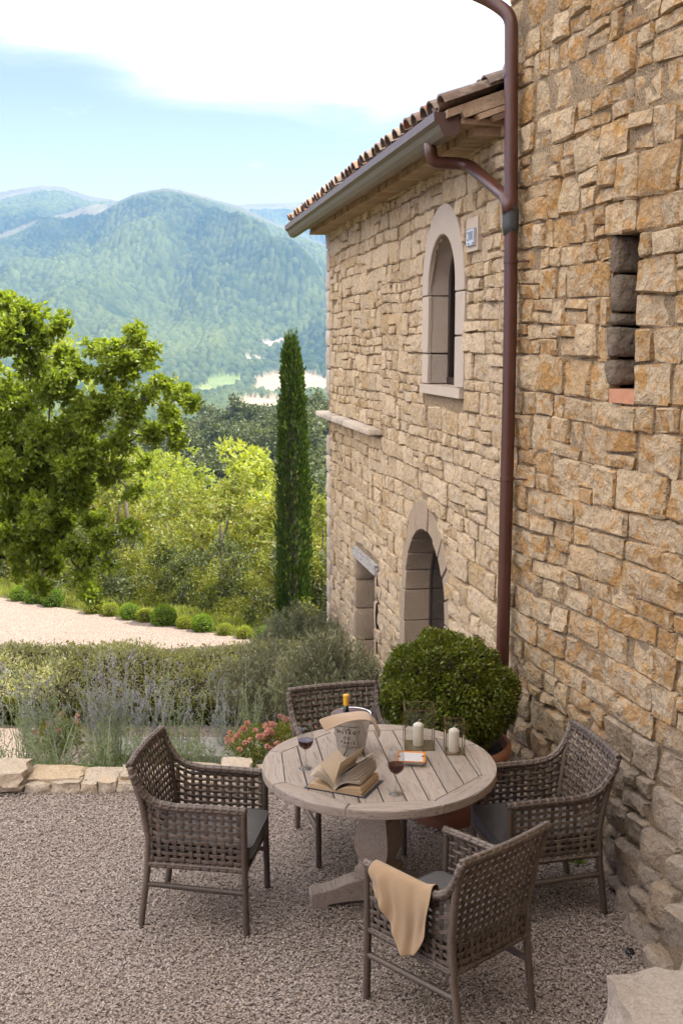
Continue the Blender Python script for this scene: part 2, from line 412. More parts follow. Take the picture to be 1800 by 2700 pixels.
m_terra = mat_terracotta()
m_soil = simple('potting_soil', (.03, .022, .016), .95, nscale=60, var=.5, bumpd=.02)
m_orange = simple('orange_glazed_ceramic', (.50, .17, .01), .15, nscale=40, var=.3)
m_white = simple('white_glazed_ceramic', (.40, .385, .38), .5, var=.04)
m_lav = simple('lilac_glaze', (.17, .19, .33), .5, nscale=20)
m_redb = simple('red_brown_glaze', (.3, .09, .05), .2, nscale=60, var=.5)

def mat_leaf(name, a, b, trans=.35, rough=.45, spec=.4, c=None, zvar=None):
    t = NT(name); g = t.n('ShaderNodeNewGeometry'); r = t.math('FRACT', t.math('ADD', g.outputs['Random Per Island'], t.n('ShaderNodeObjectInfo').outputs['Random']))
    n = t.noise(g.outputs['Position'], .9, 3, .6)
    f = t.math('ADD', t.math('MULTIPLY', r, .55), t.map(n, .35, .65, 0, .45))
    col = t.mix(f, a, b)
    if c: col = t.mix(t.map(r, .86, .97), col, c)
    orr = t.n('ShaderNodeObjectInfo').outputs['Random']
    col = t.mix(1.0, col, t.ramp(orr, [(0, (.82, .86, .82)), (1, (1.12, 1.08, 1.0))]), 'MULTIPLY')
    bs = t.N.new('ShaderNodeBsdfPrincipled'); t.set(bs.inputs['Base Color'], col); t.set(bs.inputs['Roughness'], rough); t.set(bs.inputs['Specular IOR Level'], spec)
    tr = t.n('ShaderNodeBsdfTranslucent'); t.set(tr.inputs[0], t.mix(1.0, col, (1.5, 1.45, .6), 'MULTIPLY'))
    mx = t.n('ShaderNodeMixShader', i_0=trans); t.L.new(bs.outputs[0], mx.inputs[1]); t.L.new(tr.outputs[0], mx.inputs[2]); t.L.new(mx.outputs[0], t.out.inputs[0]); return t.m
m_oak = mat_leaf('oak_leaf', (.085, .14, .016), (.27, .35, .045), .52, .42, .5, (.24, .29, .06))
m_lime = mat_leaf('pale_green_leaf', (.17, .225, .035), (.33, .37, .07), .5)
m_olive = mat_leaf('olive_green_leaf', (.10, .135, .022), (.25, .265, .05), .42, c=(.26, .22, .06))
m_dark = mat_leaf('dark_oak_leaf', (.045, .065, .022), (.115, .135, .045), .28)
m_cyp = mat_leaf('cypress_foliage', (.03, .062, .014), (.085, .14, .028), .35, c=(.15, .19, .04))
m_box = mat_leaf('boxwood_leaf', (.04, .065, .006), (.20, .23, .025), .28, .35, .45, (.26, .25, .05))
m_boxb = mat_leaf('bright_boxwood_leaf', (.075, .16, .015), (.18, .28, .025), .4)
m_hedge = mat_leaf('hedge_leaf', (.04, .06, .018), (.16, .18, .07), .25, c=(.22, .19, .09))
m_sage = mat_leaf('grey_green_leaf', (.13, .18, .09), (.27, .33, .20), .38)
m_silver = mat_leaf('silver_green_leaf', (.085, .10, .055), (.30, .31, .21), .25)
m_stem = simple('pale_green_stem', (.30, .34, .22), .6)
m_stemg = simple('grey_woody_stem', (.17, .15, .115), .8)
m_lavf = mat_leaf('lavender_floret', (.20, .20, .32), (.32, .31, .42), .3)
m_pink = mat_leaf('pink_petal', (.46, .20, .19), (.55, .32, .31), .3)
m_grass = mat_leaf('grass_blade', (.16, .21, .04), (.32, .35, .10), .4)
m_dry = mat_leaf('dry_grass_blade', (.26, .23, .14), (.36, .31, .2), .3)
m_bark = simple('grey_bark', (.075, .06, .045), .9, nscale=14, var=.4, bumpd=.01)

def mat_gravelground(name, dark, light, sc_=55):
    t = NT(name); P = t.pos(); v = t.n('ShaderNodeTexVoronoi', i_Scale=sc_); t.set(v.inputs['Vector'], P)
    c = t.ramp(t.n('ShaderNodeSeparateColor', i_0=v.outputs['Color']).outputs[0], [(0, dark), (1, light)]); n = t.noise(P, 1.3, 4)
    c = t.mix(t.map(v.outputs['Distance'], .45, .8), c, tuple(q*.45 for q in dark)); c = t.mix(t.map(n, .4, .7, 0, .25), c, dark)
    return t.pbr(c, .9, t.bump(t.math('SUBTRACT', 1.0, v.outputs['Distance']), .008), spec=.2)
m_grav = mat_gravelground('gravel_bed', (.17, .135, .11), (.30, .24, .20), 75)
m_path = mat_gravelground('pink_gravel', (.19, .148, .12), (.35, .285, .24), 70)
def mat_pebble():
    t = NT('gravel_pebble'); g = t.n('ShaderNodeNewGeometry'); r = g.outputs['Random Per Island']; P = g.outputs['Position']; n = t.noise(P, 2.2, 3)
    c = t.ramp(r, [(0, (.205, .168, .14)), (.3, (.26, .218, .185)), (.62, (.315, .265, .228)), (.85, (.41, .355, .31)), (1, (.31, .24, .17))])
    c = t.mix(t.map(n, .35, .65, 0, .22), c, (.2, .145, .11)); return t.pbr(c, .8, None, 0, .3)
m_peb = mat_pebble()
def mat_ground():
    t = NT('grassy_soil'); P = t.pos(); n = t.noise(P, .6, 5, .6); n2 = t.noise(P, 14, 4, .7)
    c = t.mix(n2, (.05, .06, .02), (.13, .13, .05)); c = t.mix(t.map(n, .5, .7, 0, .5), c, (.2, .16, .09)); return t.pbr(c, .95, t.bump(n2, .05), spec=.1)
m_ground = mat_ground()

# ================================================================== TERRAIN
NR = np.random.default_rng(3)
def sstep(a, b, x):
    t = np.clip((x-a)/(b-a), 0, 1); return t*t*(3-2*t)
def edge_y(x): return 15.3 - .68*(np.clip(x, -30, 3)+1)
def hnear(x, y):
    x = np.asarray(x, dtype=float); y = np.asarray(y, dtype=float)
    b = np.interp(y, [7.1, 7.3, 9.6, 11, 13, 20], [-.03, -.10, -.95, -1.05, -1.2, -1.42])
    t = y-edge_y(x); r = np.sqrt(x*x+y*y)
    drop = np.interp(t, [1.2, 4, 9, 16, 30, 45], [0, -.9, -3.6, -7.6, -11.5, -13.5])
    h = b+drop
    far = np.interp(r, [45, 70, 110, 160, 205, 250, 330, 450, 700, 1500], [-14.5, -16, -17.5, -16, -13.5, -18, -32, -47, -58, -38])
    az = np.interp(x/np.maximum(y, 1), [-.35, -.16, 0, .2], [-6, -3.5, 0, 3])
    far = far + az*np.exp(-((r-200)/70)**2)
    w = sstep(40, 56, r)
    return h*(1-w)+far*w
def worley(x, y, cell, seed=0):
    i = np.floor(x/cell).astype(np.int64); j = np.floor(y/cell).astype(np.int64); best = np.full(x.shape, 9.0); val = np.zeros(x.shape)
    for di in (-1, 0, 1):
        for dj in (-1, 0, 1):
            a = i+di; b = j+dj
            h = (a*73856093 ^ b*19349663 ^ (seed*83492791)) & 0xffffff; h = (h*1103515245+12345) & 0x7fffffff; h2 = (h*1103515245+12345) & 0x7fffffff; h3 = (h2*1103515245+12345) & 0x7fffffff
            px = (a+.15+.7*((h >> 8) % 1000)/1000.)*cell; py = (b+.15+.7*((h2 >> 8) % 1000)/1000.)*cell
            d = np.sqrt((x-px)**2+(y-py)**2)/cell; m = d < best; best = np.where(m, d, best); val = np.where(m, ((h3 >> 8) % 1000)/1000., val)
    return best, val
def vnoise(x, y, s, seed=0):
    x = x/s; y = y/s; i = np.floor(x).astype(np.int64); j = np.floor(y).astype(np.int64); fx = x-i; fy = y-j; fx = fx*fx*(3-2*fx); fy = fy*fy*(3-2*fy)
    def hh(a, b):
        h = (a*374761393+b*668265263+seed*974634777) & 0xffffffff; h = ((h ^ (h >> 13))*1274126177) & 0xffffffff; return ((h ^ (h >> 16)) & 0xffff)/65535.
    return (hh(i, j)*(1-fx)+hh(i+1, j)*fx)*(1-fy)+(hh(i, j+1)*(1-fx)+hh(i+1, j+1)*fx)*fy
def skyl(az, pts):
    """ridge elevation angle (tan) at tan-azimuth az from skyline pixels"""
    A = []; E = []
    for px, py in pts:
        u = (1350-py)/F; d = cos(PITCH)+u*sin(PITCH); A.append((px-900)/F/d); E.append((-sin(PITCH)+u*cos(PITCH))/d)
    return np.interp(az, A, E)
S1 = [(-1500, 560), (-500, 545), (-200, 525), (0, 510), (60, 495), (110, 488), (160, 493), (230, 516), (300, 527), (360, 550), (460, 590), (700, 680), (1000, 760), (2500, 800)]
S2 = [(-300, 800), (100, 650), (200, 596), (250, 566), (300, 538), (350, 512), (400, 501), (440, 498), (480, 502), (520, 512), (560, 524), (610, 541), (660, 562), (720, 590), (800, 625), (900, 665), (1100, 740), (2500, 800)]
S3 = [(-500, 620), (450, 590), (560, 556), (620, 545), (680, 538), (760, 533), (850, 529), (1000, 515), (1500, 520), (2500, 560)]
S4 = [(-300, 990), (600, 960), (700, 900), (760, 820), (830, 760), (900, 720), (1100, 640), (1600, 600), (2500, 700)]
def hfar(x, y):
    r = np.sqrt(x*x+y*y); yy = np.maximum(y, 1.0); az = np.clip(x/yy, -.9, .9); h = hnear(x, y)
    base = np.interp(r, [700, 1100, 1500, 6000], [-58, -48, -36, -20])
    out = np.where(r > 700, base, h)
    spur = (vnoise(az*900+0.10*r+40*np.sin(r/330.), r*.10, 62, 5)-.5)*1.0+(vnoise(az*900-.06*r, r*.16, 27, 9)-.5)*.5
    for S, Dr, D0, amp, e in ((S1, 3300, 1500, 140, 1.0), (S2, 2700, 1350, 135, .95), (S3, 3800, 2700, 90, 1.0), (S4, 2050, 1300, 60, 1.0)):
        el = skyl(az, S); zr = H+el*Dr*np.sqrt(1+az*az)/np.sqrt(1+az*az); zr = H+el*(Dr/np.sqrt(1+az*az))
        s = np.clip((r-D0)/(Dr-D0), 0, 1); prof = (s**e)*(1-.0)*1.0
        prof = np.where(s < 1, .25*s+.75*(s*s*(3-2*s))**.9, 1)
        hh = base+(zr-base)*prof+spur*amp*4*s*(1-s)*np.clip((zr-base)/300, 0, 1)
        lim = H+el*(r/np.sqrt(1+az*az))*(.93+.05*s)-8*(1-s); hh = np.where(s < .97, np.minimum(hh, np.maximum(lim, base)), hh); hh = np.where(r > Dr, zr-(r-Dr)*.25, hh)
        out = np.maximum(out, np.where(r > D0, hh, -99))
    return out
FIELDS = [([(600, 1062), (660, 1048), (760, 1050), (870, 1068), (870, 1085), (700, 1088), (610, 1078)], (.29, .235, .15)),
          ([(668, 1030), (676, 1000), (720, 985), (800, 978), (868, 1000), (868, 1036), (790, 1040), (720, 1044)], (.29, .235, .15)),
          ([(486, 1040), (560, 1005), (640, 990), (640, 1012), (560, 1040)], (.17, .20, .07)),
          ([(540, 1000), (600, 988), (628, 990), (640, 1010), (590, 1024), (560, 1024)], (.13, .17, .06)),
          ([(50, 975), (95, 958), (110, 985), (95, 1012), (55, 1012)], (.29, .235, .15)),
          ([(690, 905), (760, 893), (740, 912), (700, 915)], (.36, .30, .24)), ([(650, 945), (700, 944), (700, 950), (655, 951)], (.34, .30, .22)),
          ([(380, 1075), (520, 1070), (560, 1078), (420, 1084)], (.29, .235, .15))]
def inpoly(px, py, poly):
    c = np.zeros(px.shape, bool); n = len(poly)
    for i in range(n):
        x0, y0 = poly[i]; x1, y1 = poly[(i+1) % n]
        k = ((y0 > py) != (y1 > py)) & (px < (x1-x0)*(py-y0)/((y1-y0) if y1 != y0 else 1e-9)+x0); c ^= k
    return c
def build_hills():
    a = np.concatenate([np.linspace(-1.35, -.36, 60, endpoint=False), np.linspace(-.36, .04, 640, endpoint=False), np.linspace(.04, 1.35, 60)])
    r = np.concatenate([np.linspace(54, 300, 90, endpoint=False), np.linspace(300, 700, 70, endpoint=False), np.linspace(700, 1500, 190, endpoint=False), np.linspace(1500, 3350, 420, endpoint=False), np.linspace(3350, 5200, 110)])
    A, R = np.meshgrid(a, r, indexing='ij'); X = R*np.sin(A); Y = R*np.cos(A)
    Z = hfar(X, Y); cosA = np.cos(A)
    # projected position of each point, to know which surface (field, wood, bald top) it belongs to
    zc = Y*cos(PITCH)-(Z-H)*sin(PITCH); u = Y*sin(PITCH)+(Z-H)*cos(PITCH); zc = np.maximum(zc, 1); PX = 900+F*X/zc; PY = 1350-F*u/zc
    col = np.zeros(X.shape+(3,)); n1 = vnoise(X, Y, 190, 1); n2 = vnoise(X, Y, 45, 2)
    wl, wv = worley(X+6*vnoise(X, Y, 20, 3), Y+6*vnoise(X, Y, 20, 4), 10.5, 3)
    green = np.array((.022, .040, .018)); g2 = np.array((.095, .12, .04))
    f = np.clip(.25+.9*(n1-.35)+.35*(n2-.5)+.6*(wv-.5), 0, 1)[..., None]
    col[:] = green*(1-f)+g2*f
    forest = np.ones(X.shape)
    # bald grassy summits
    slopeel = (Z-H)/R
    el1 = np.maximum(skyl(np.tan(np.clip(A, -1, 1)), S1)*((R > 2500)), 0)
    bald = np.zeros(X.shape)
    for S, Dr, w0 in ((S1, 3300, 420), (S2, 2700, 330), (S3, 3800, 700)):
        el = skyl(np.tan(np.clip(A, -1.2, 1.2)), S)*cosA; near = np.clip(1-np.abs(R-Dr)/w0, 0, 1)*(np.abs(Z-(H+el*Dr)) < 45)
        bald = np.maximum(bald, near)
    bn = vnoise(X, Y, 200, 7)*.8+vnoise(X, Y, 60, 8)*.2
    bald = (bald+(bn-.5)*.9 > .38)
    bald &= ((PX < 260) | ((PX > 230) & (PX < 640)) | (PX > 640))
    bald |= (vnoise(X, Y, 75, 11)*.7+vnoise(X, Y, 30, 12)*.3 > .9) & (R > 1500)
    bc = np.array((.12, .115, .065)); col[bald] = bc*(.85+.3*n2[bald][:, None]); forest[bald] = (wv[bald] > .93)*.7
    fld = np.zeros(X.shape, bool)
    jx = (vnoise(X, Y, 30, 21)-.5)*14; jy = (vnoise(X, Y, 30, 22)-.5)*5
    for poly, c in FIELDS:
        m = inpoly(PX+jx, PY+jy, poly) & (R > 600) & (R < 2600); col[m] = np.array(c)*(.9+.2*n2[m][:, None]); forest[m] = 0; fld |= m
    hb = np.where(R > 2000, 8.0, np.where(R > 650, 7.0, 3.5))
    dome = np.sqrt(np.clip(1-(wl/.62)**2, 0, 1))*(.55+.6*wv)*hb*forest
    rd = np.ones(X.shape)
    for S, Dr in ((S1, 3300), (S2, 2700), (S3, 3800)): rd = np.minimum(rd, np.where(np.abs(R-Dr) < 260, .35+.65*np.abs(R-Dr)/260, 1))
    dome = dome*rd
    Z = Z+dome*sstep(300, 420, R)
    # crown tones differ at random from cell to cell
    V = np.stack([X, Y, Z], -1).reshape(-1, 3); na, nr_ = X.shape
    idx = np.arange(na*nr_).reshape(na, nr_)
    Fq = np.stack([idx[:-1, :-1], idx[1:, :-1], idx[1:, 1:], idx[:-1, 1:]], -1).reshape(-1, 4)[:, ::-1]
    me = mesh_np('hills', V, Fq, True)
    ca = me.color_attributes.new('Col', 'FLOAT_COLOR', 'POINT'); cc = np.ones((len(V), 4), dtype=np.float32); cc[:, :3] = col.reshape(-1, 3); ca.data.foreach_set('color', cc.ravel())
    t = NT('wooded_hills'); at = t.n('ShaderNodeAttribute', attribute_name='Col'); P = t.pos(); n = t.noise(P, .35, 4, .7)
    c = t.mix(1.0, at.outputs[0], t.ramp(n, [(.3, (.65, .65, .65)), (.7, (1.3, 1.3, 1.3))]), 'MULTIPLY')
    m = t.pbr(c, .95, t.bump(n, 2.0), spec=.05)
    o = put('hills', me, m); o['kind'] = 'structure'
build_hills()

def grid_sheet(name, xs, ys, zf, mat, kind='structure', mask=None):
    X, Y = np.meshgrid(xs, ys, indexing='ij'); Z = zf(X, Y); V = np.stack([X, Y, Z], -1).reshape(-1, 3)
    idx = np.arange(X.size).reshape(X.shape); q = np.stack([idx[:-1, :-1], idx[1:, :-1], idx[1:, 1:], idx[:-1, 1:]], -1).reshape(-1, 4)
    o = put(name, mesh_np(name, V, q, True), mat); o['kind'] = kind; return o
ys = np.unique(np.concatenate([np.arange(-8, 7, 1.0), [7.0, 7.1, 7.3], np.arange(7.5, 26, .25), np.arange(26, 62, 1.0)]))
xs = np.unique(np.concatenate([np.arange(-60, -12, 2.0), np.arange(-12, 6, .5), np.arange(6, 60, 2.0)]))
grid_sheet('ground', xs, ys, lambda X, Y: hnear(X, Y)-.012, m_ground)
def strip(name, y0f, y1f, x0, x1, mat, dz, n=60, m=24):
    X = np.linspace(x0, x1, n)[:, None]*np.ones((1, m)); T = np.linspace(0, 1, m)[None, :]; Y = y0f(X)*(1-T)+y1f(X)*T
    Z = hnear(X, Y)+dz; V = np.stack([X, Y, Z], -1).reshape(-1, 3); idx = np.arange(n*m).reshape(n, m)
    q = np.stack([idx[:-1, :-1], idx[1:, :-1], idx[1:, 1:], idx[:-1, 1:]], -1).reshape(-1, 4); o = put(name, mesh_np(name, V, q, True), mat); o['kind'] = 'structure'; return o
strip('gravel_path', lambda x: 9.35+0*x, lambda x: 11.25+0*x, -9, -.1, m_path, .02, 40, 40)
strip('driveway', lambda x: 12.9+0*x, lambda x: edge_y(x), -16, 2.4, m_path, .02, 60, 60)
g = MB(); g.box((-1.5, .4, -.05), (12, 13.4, .1)); o = g.obj('terrace', m_grav); o['kind'] = 'structure'

# loose gravel on the terrace: real pebbles
def build_pebbles():
    n = 135000; P = []
    # more pebbles where they show: rows of the camera footprint
    x = NR.uniform(-2.75, 2.0, n*2); y = NR.uniform(4.15, 7.05, n*2)
    k = (np.abs(x) < .36*y+.25) & (x < 1.60-.287*(y-5.5))
    x = x[k][:n]; y = y[k][:n]; n = len(x)
    s = NR.uniform(.6, 1.2, n)*.0063; a = NR.uniform(0, 2*pi, n); tx = NR.normal(0, .26, n); ty = NR.normal(0, .26, n)
    z = NR.uniform(.0, .005, n)+.009*vnoise(x, y, .5, 2)+.004*vnoise(x, y, .12, 3)
    base = np.array([(1, 0, 0), (.35, .62, .1), (-.45, .58, 0), (-.95, -.05, 0), (-.3, -.62, -.05), (.5, -.5, .05), (.12, .05, .30), (-.1, 0, -.4)])
    B = base[None]*np.stack([s*1.15, s*NR.uniform(.75, 1.1, n), s*NR.uniform(.7, 1.2, n)], -1)[:, None, :]
    B = B*(1+NR.uniform(-.16, .16, (n, 8, 1)))
    ca, sa = np.cos(a)[:, None], np.sin(a)[:, None]
    X, Y, Z = B[..., 0], B[..., 1], B[..., 2]
    Z = Z+X*np.sin(tx)[:, None]+Y*np.sin(ty)[:, None]
    V = np.stack([x[:, None]+X*ca-Y*sa, y[:, None]+X*sa+Y*ca, z[:, None]+Z+.003], -1)
    tri = np.array([(i, (i+1) % 6, 6) for i in range(6)]+[((i+1) % 6, i, 7) for i in range(6)])
    tri = tri[:6+0]  # the upper facets are all that can be seen of a bedded pebble
    low = np.array([(i, 7, (i+1) % 6) for i in range(0, 6, 1)])[:0]
    T = (np.arange(n)*8)[:, None, None]+tri[None]
    me = mesh_np('gravel', V.reshape(-1, 3), T.reshape(-1, 3), True); o = put('gravel', me, m_peb); o['kind'] = 'stuff'; tag(o, 'loose pinkish grey gravel covering the terrace under the table and chairs', 'gravel')
build_pebbles()

# ================================================================== WALLS
TP = Vector((1.088, 7.36, 0)); TDv = Vector((-.2756, .9613, 0)).normalized(); TN = Vector((-TDv.y, TDv.x, 0))
WDv = Vector((-.184, .983, 0)).normalized(); WN = Vector((-WDv.y, WDv.x, 0))
def TWp(s, z, d=0): return TP+TDv*s+TN*d+Vector((0, 0, z))
def WWp(s, z, d=0): return TP+WDv*s+WN*d+Vector((0, 0, z))
def on_wall(px, py, wp, d=0):
    """s, z of the wall point (at depth d off the wall) seen at a pixel"""
    D = wp(1, 0)-wp(0, 0); P0 = wp(0, 0, d); X = (px-900)/F; u = (1350-py)/F
    r = Vector((X, cos(PITCH)+u*sin(PITCH), -sin(PITCH)+u*cos(PITCH)))
    det = -r.x*D.y+D.x*r.y; t = (-P0.x*D.y+D.x*P0.y)/det; q = r*t
    return (q.x-P0.x)*D.x+(q.y-P0.y)*D.y, H+q.z

UU = [0, .05, .3, .52, .74, .95, 1]; VV = [0, .07, .34, .66, .93, 1]
def stone_mesh(corners, d0, bulge, rough, seed, rnd_, back=.07, simple_=False):
    """corners (s,z): bl, br, tr, tl. returns verts (s,z,d) and quads"""
    (a, b, c, e) = corners; uu = [0, .07, .5, .93, 1] if simple_ else UU; vv = [0, .09, .5, .91, 1] if simple_ else VV
    nu, nv = len(uu), len(vv); V = []; so = Vector((seed*3.7, seed*1.3, seed*9.1))
    cut = [rnd_.uniform(.2, 1.0) for _ in range(4)]
    tiltu = rnd_.uniform(-1, 1)*rough*.6; tiltv = rnd_.uniform(-1, 1)*rough*.5
    w = abs(b[0]-a[0]); h = abs(e[1]-a[1]); m = min(w, h)
    for j, v in enumerate(vv):
        for i, u in enumerate(uu):
            s = (a[0]*(1-u)+b[0]*u)*(1-v)+(e[0]*(1-u)+c[0]*u)*v
            z = (a[1]*(1-u)+b[1]*u)*(1-v)+(e[1]*(1-u)+c[1]*u)*v
            q = Vector((s*4.5, z*4.5, 0))+so; n = mn.noise_vector(q)
            n2 = mn.noise(Vector((s*11, z*11, seed*2.1)))*.6+mn.noise(Vector((s*27, z*27, seed*1.1)))*.8
            eb = (i in (0, nu-1)) or (j in (0, nv-1))
            s += n.x*.018*min(1, m*5); z += n.y*.014*min(1, m*5)
            ci = (0 if v < .5 else 2)+(0 if u < .5 else 1)
            if i in (0, nu-1) and j in (0, nv-1):
                k = .10*cut[ci]; cs = (a[0]+b[0]+c[0]+e[0])/4; cz = (a[1]+b[1]+c[1]+e[1])/4; s += (cs-s)*k; z += (cz-z)*k
            P_ = (1-abs(2*u-1)**5)*(1-abs(2*v-1)**5)
            d = d0+bulge*(P_**.6 if P_ > 0 else 0)+rough*(n.z*.9+n2*.55)+tiltu*(u-.5)+tiltv*(v-.5)
            if eb: d = d0-.004+rough*n2*.35
            V.append((s, z, d))
    F_ = []
    for j in range(nv-1):
        for i in range(nu-1): F_.append((j*nu+i, j*nu+i+1, (j+1)*nu+i+1, (j+1)*nu+i))
    ring = [i for i in range(nu)]+[j*nu+nu-1 for j in range(1, nv)]+[(nv-1)*nu+i for i in range(nu-2, -1, -1)]+[j*nu for j in range(nv-2, 0, -1)]
    bs = len(V)
    for k in ring: V.append((V[k][0], V[k][1], d0-back))
    for k in range(len(ring)):
        k2 = (k+1) % len(ring); F_.append((ring[k], bs+k, bs+k2, ring[k2]))
    return V, F_
def layout(s0, s1, z0, z1, hfun, wfun, excl, rnd_, split=.3):
    """courses of blocks; excl(z_lo,z_hi) -> list of (a,b) intervals kept free"""
    cells = []; z = z0
    while z < z1-.03:
        h = hfun(z, rnd_); zt = min(z1, z+h); iv = [(s0, s1)]
        for (ea, eb) in excl(z, zt):
            nw = []
            for (p, q) in iv:
                if eb <= p or ea >= q: nw.append((p, q))
                else:
                    if ea > p+.03: nw.append((p, ea))
                    if eb < q-.03: nw.append((eb, q))
            iv = nw
        for (p, q) in iv:
            s = p
            while s < q-.01:
                w = wfun(z, h, rnd_); e = s+w
                if q-e < .11: e = q
                t = rnd_.random()
                if t < split and (zt-z) > .15:
                    m = z+(zt-z)*rnd_.uniform(.35, .65)
                    if (e-s) > .3 and rnd_.random() < .5:
                        c = s+(e-s)*rnd_.uniform(.4, .6); cells += [(s, c, z, m), (c, e, z, m)]
                    else: cells.append((s, e, z, m))
                    if (e-s) > .26 and rnd_.random() < .5:
                        c = s+(e-s)*rnd_.uniform(.35, .65); cells += [(s, c, m, zt), (c, e, m, zt)]
                    else: cells.append((s, e, m, zt))
                else: cells.append((s, e, z, zt))
                s = e
        z = zt
    return cells
def build_wall(root, wp, cells, mat, gap, bulge, rough, warp, seed, dfun=None, matfun=None, maxn=300, zlim=None):
    rnd_ = random.Random(seed); items = []
    for k, (a, b, z0, z1) in enumerate(cells):
        g = gap((a+b)/2, (z0+z1)/2)*rnd_.uniform(.5, 1.2)/2; g2 = g*.8
        cs = [(a+g, z0+g2), (b-g, z0+g2), (b-g, z1-g2), (a+g, z1-g2)]
        jj = [(x+rnd_.uniform(-1, 1)*.012, zz+rnd_.uniform(-1, 1)*.010) for x, zz in cs]
        jj = [warp(x, zz) for x, zz in jj]
        sc_, zc_ = (a+b)/2, (z0+z1)/2; p = wp(sc_, zc_, 0); px, py, dz = project(p)
        vis = (-40 < px < 1840) and (-60 < py < 2760); size = (b-a)*(z1-z0)/max(dz, .5)**2*(abs((Vector((p.x, p.y, 0)).normalized()).dot(wp(0, 0, 1)-wp(0, 0, 0)))+.1)
        items.append((size if vis else size*.001, k, jj, sc_, zc_, vis))
    items.sort(key=lambda t: -t[0]); rest = {}
    for rank, (sz, k, jj, sc_, zc_, vis) in enumerate(items):
        d0 = (dfun(sc_, zc_) if dfun else 0)+rnd_.uniform(-.012, .014)
        V, F_ = stone_mesh(jj, d0, bulge(sc_, zc_)*rnd_.uniform(.6, 1.3), rough(sc_, zc_), k+seed, rnd_, simple_=(not vis))
        M_ = matfun(sc_, zc_, rnd_) if matfun else mat
        W3 = [wp(s, z, d) for s, z, d in V]
        if rank < maxn and vis:
            c = wp(sc_, zc_, 0); mb = MB(); mb.add([w-c for w in W3], F_)
            me = mb.mesh('stone', True); me.set_sharp_from_angle(angle=radians(24)); me.materials.append(M_)
            o = bpy.data.objects.new('stone', me); o.location = c; link(o, root)
        else:
            rest.setdefault(M_.name, (M_, MB()))[1].add(W3, F_)
    for nme, (M_, mb) in rest.items():
        o = mb.obj('small_stones', M_, root, True); o.data.set_sharp_from_angle(angle=radians(24)); o['kind'] = 'stuff'
def build_mortar(root, wp, s0, s1, z0, z1, excl, dfun, dz=.06, ds=.15, name='mortar'):
    mb = MB(); z = z0
    while z < z1:
        zt = min(z+dz, z1); iv = [(s0, s1)]
        for (ea, eb) in excl(z, zt):
            nw = []
            for (p, q) in iv:
                if eb <= p or ea >= q: nw.append((p, q))
                else:
                    if ea > p: nw.append((p, ea))
                    if eb < q: nw.append((eb, q))
            iv = nw
        for (p, q) in iv:
            n = max(1, int((q-p)/ds))
            for i in range(n):
                a = p+(q-p)*i/n; b = p+(q-p)*(i+1)/n
                mb.add([wp(s, zz, dfun(s, zz)) for s, zz in ((a, z), (b, z), (b, zt), (a, zt))], [(0, 1, 2, 3)])
        z = zt
    return mb.obj(name, m_mortar, root, recalc=True)

# ---------------------------------------------------------------- tower (near wall on the right)
tower = thing('stone_tower', 'tall rough limestone building wall rising along the right edge behind the chairs', 'building', TWp(-1, 0, -.5))
NS0, NS1, NZ0, NZ1 = -1.58, -1.285, 2.60, 3.47
def ex_t(z0, z1):
    return [(NS0, NS1)] if (z1 > NZ0+.02 and z0 < NZ1-.02) else []
def th(z, r):
    if z < .75: return r.uniform(.15, .24)
    if z < 1.9: return r.uniform(.095, .17)
    if z < 2.5: return r.uniform(.18, .24)
    if z < 3.5: return r.choice([.13, .17, .2, .24])*r.uniform(.95, 1.05)
    return r.uniform(.13, .24)
def tw(z, h, r):
    if z < .75: return r.uniform(.16, .34)
    if z < 1.9: return r.uniform(.16, .5)
    return h*r.uniform(.6, 1.7)
def warp_t(s, z): return s+.02*mn.noise(Vector((s*1.8, z*1.8, 3))), z+.03*mn.noise(Vector((s*1.1, z*.8, 11)))+.012*mn.noise(Vector((s*5, z*5, 1)))
def batt(s, z): return (.13*max(0, (-s-1.35))/.6 if -s > 1.35 else 0)*max(0, 1-z/.75)*1.2
cells = layout(-3.4, .105, -.35, NZ0, th, tw, ex_t, random.Random(5), .25)
cells += layout(-3.4, .105, NZ0, NZ1, lambda z, r: r.choice([.155, .19, .22]), tw, ex_t, random.Random(6), .25)
cells += layout(-3.4, .105, NZ1, 5.5, th, tw, ex_t, random.Random(8), .35)
def gap_t(s, z): return .020 if z > 3.9 else (.013 if z > .8 else .022)
def bul_t(s, z): return .010 if z > .75 else .036
def mfun_t(s, z, r):
    if z < .8 and s < -1.45: return m_base
    return m_tower
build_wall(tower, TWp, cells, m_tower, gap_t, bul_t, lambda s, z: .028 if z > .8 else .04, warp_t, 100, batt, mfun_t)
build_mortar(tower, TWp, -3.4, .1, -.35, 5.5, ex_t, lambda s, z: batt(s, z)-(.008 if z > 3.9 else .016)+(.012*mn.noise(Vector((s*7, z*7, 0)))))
# niche: far jamb blocks, near jamb, lintel, brick sill
zz = NZ0+.075
for k, hgt in enumerate((.15, .17, .075, .20, .20)):
    z1 = min(zz+hgt, NZ1); mb = MB(); off = .015*(k % 2); vs_ = []
    V, F_ = stone_mesh([(0, zz+.006), (.36, zz+.006), (.36, z1-.006), (0, z1-.006)], 0, .02, .018, 300+k, rnd)
    mb.add([TWp(NS1-.03-off-q[2]+.0, q[1], -q[0]-.006) for q in V], F_); o = mb.obj('niche_stone', m_niche, tower, True); zz = z1
mb = MB(); mb.box((0, 0, 0), (.001, .001, .001)); 
def wbox(wp, s0, s1, z0, z1, d0, d1):
    vs_ = [wp(s, z, d) for s in (s0, s1) for z in (z0, z1) for d in (d0, d1)]
    return vs_, [(0, 1, 3, 2), (4, 6, 7, 5), (0, 4, 5, 1), (2, 3, 7, 6), (0, 2, 6, 4), (1, 5, 7, 3)]
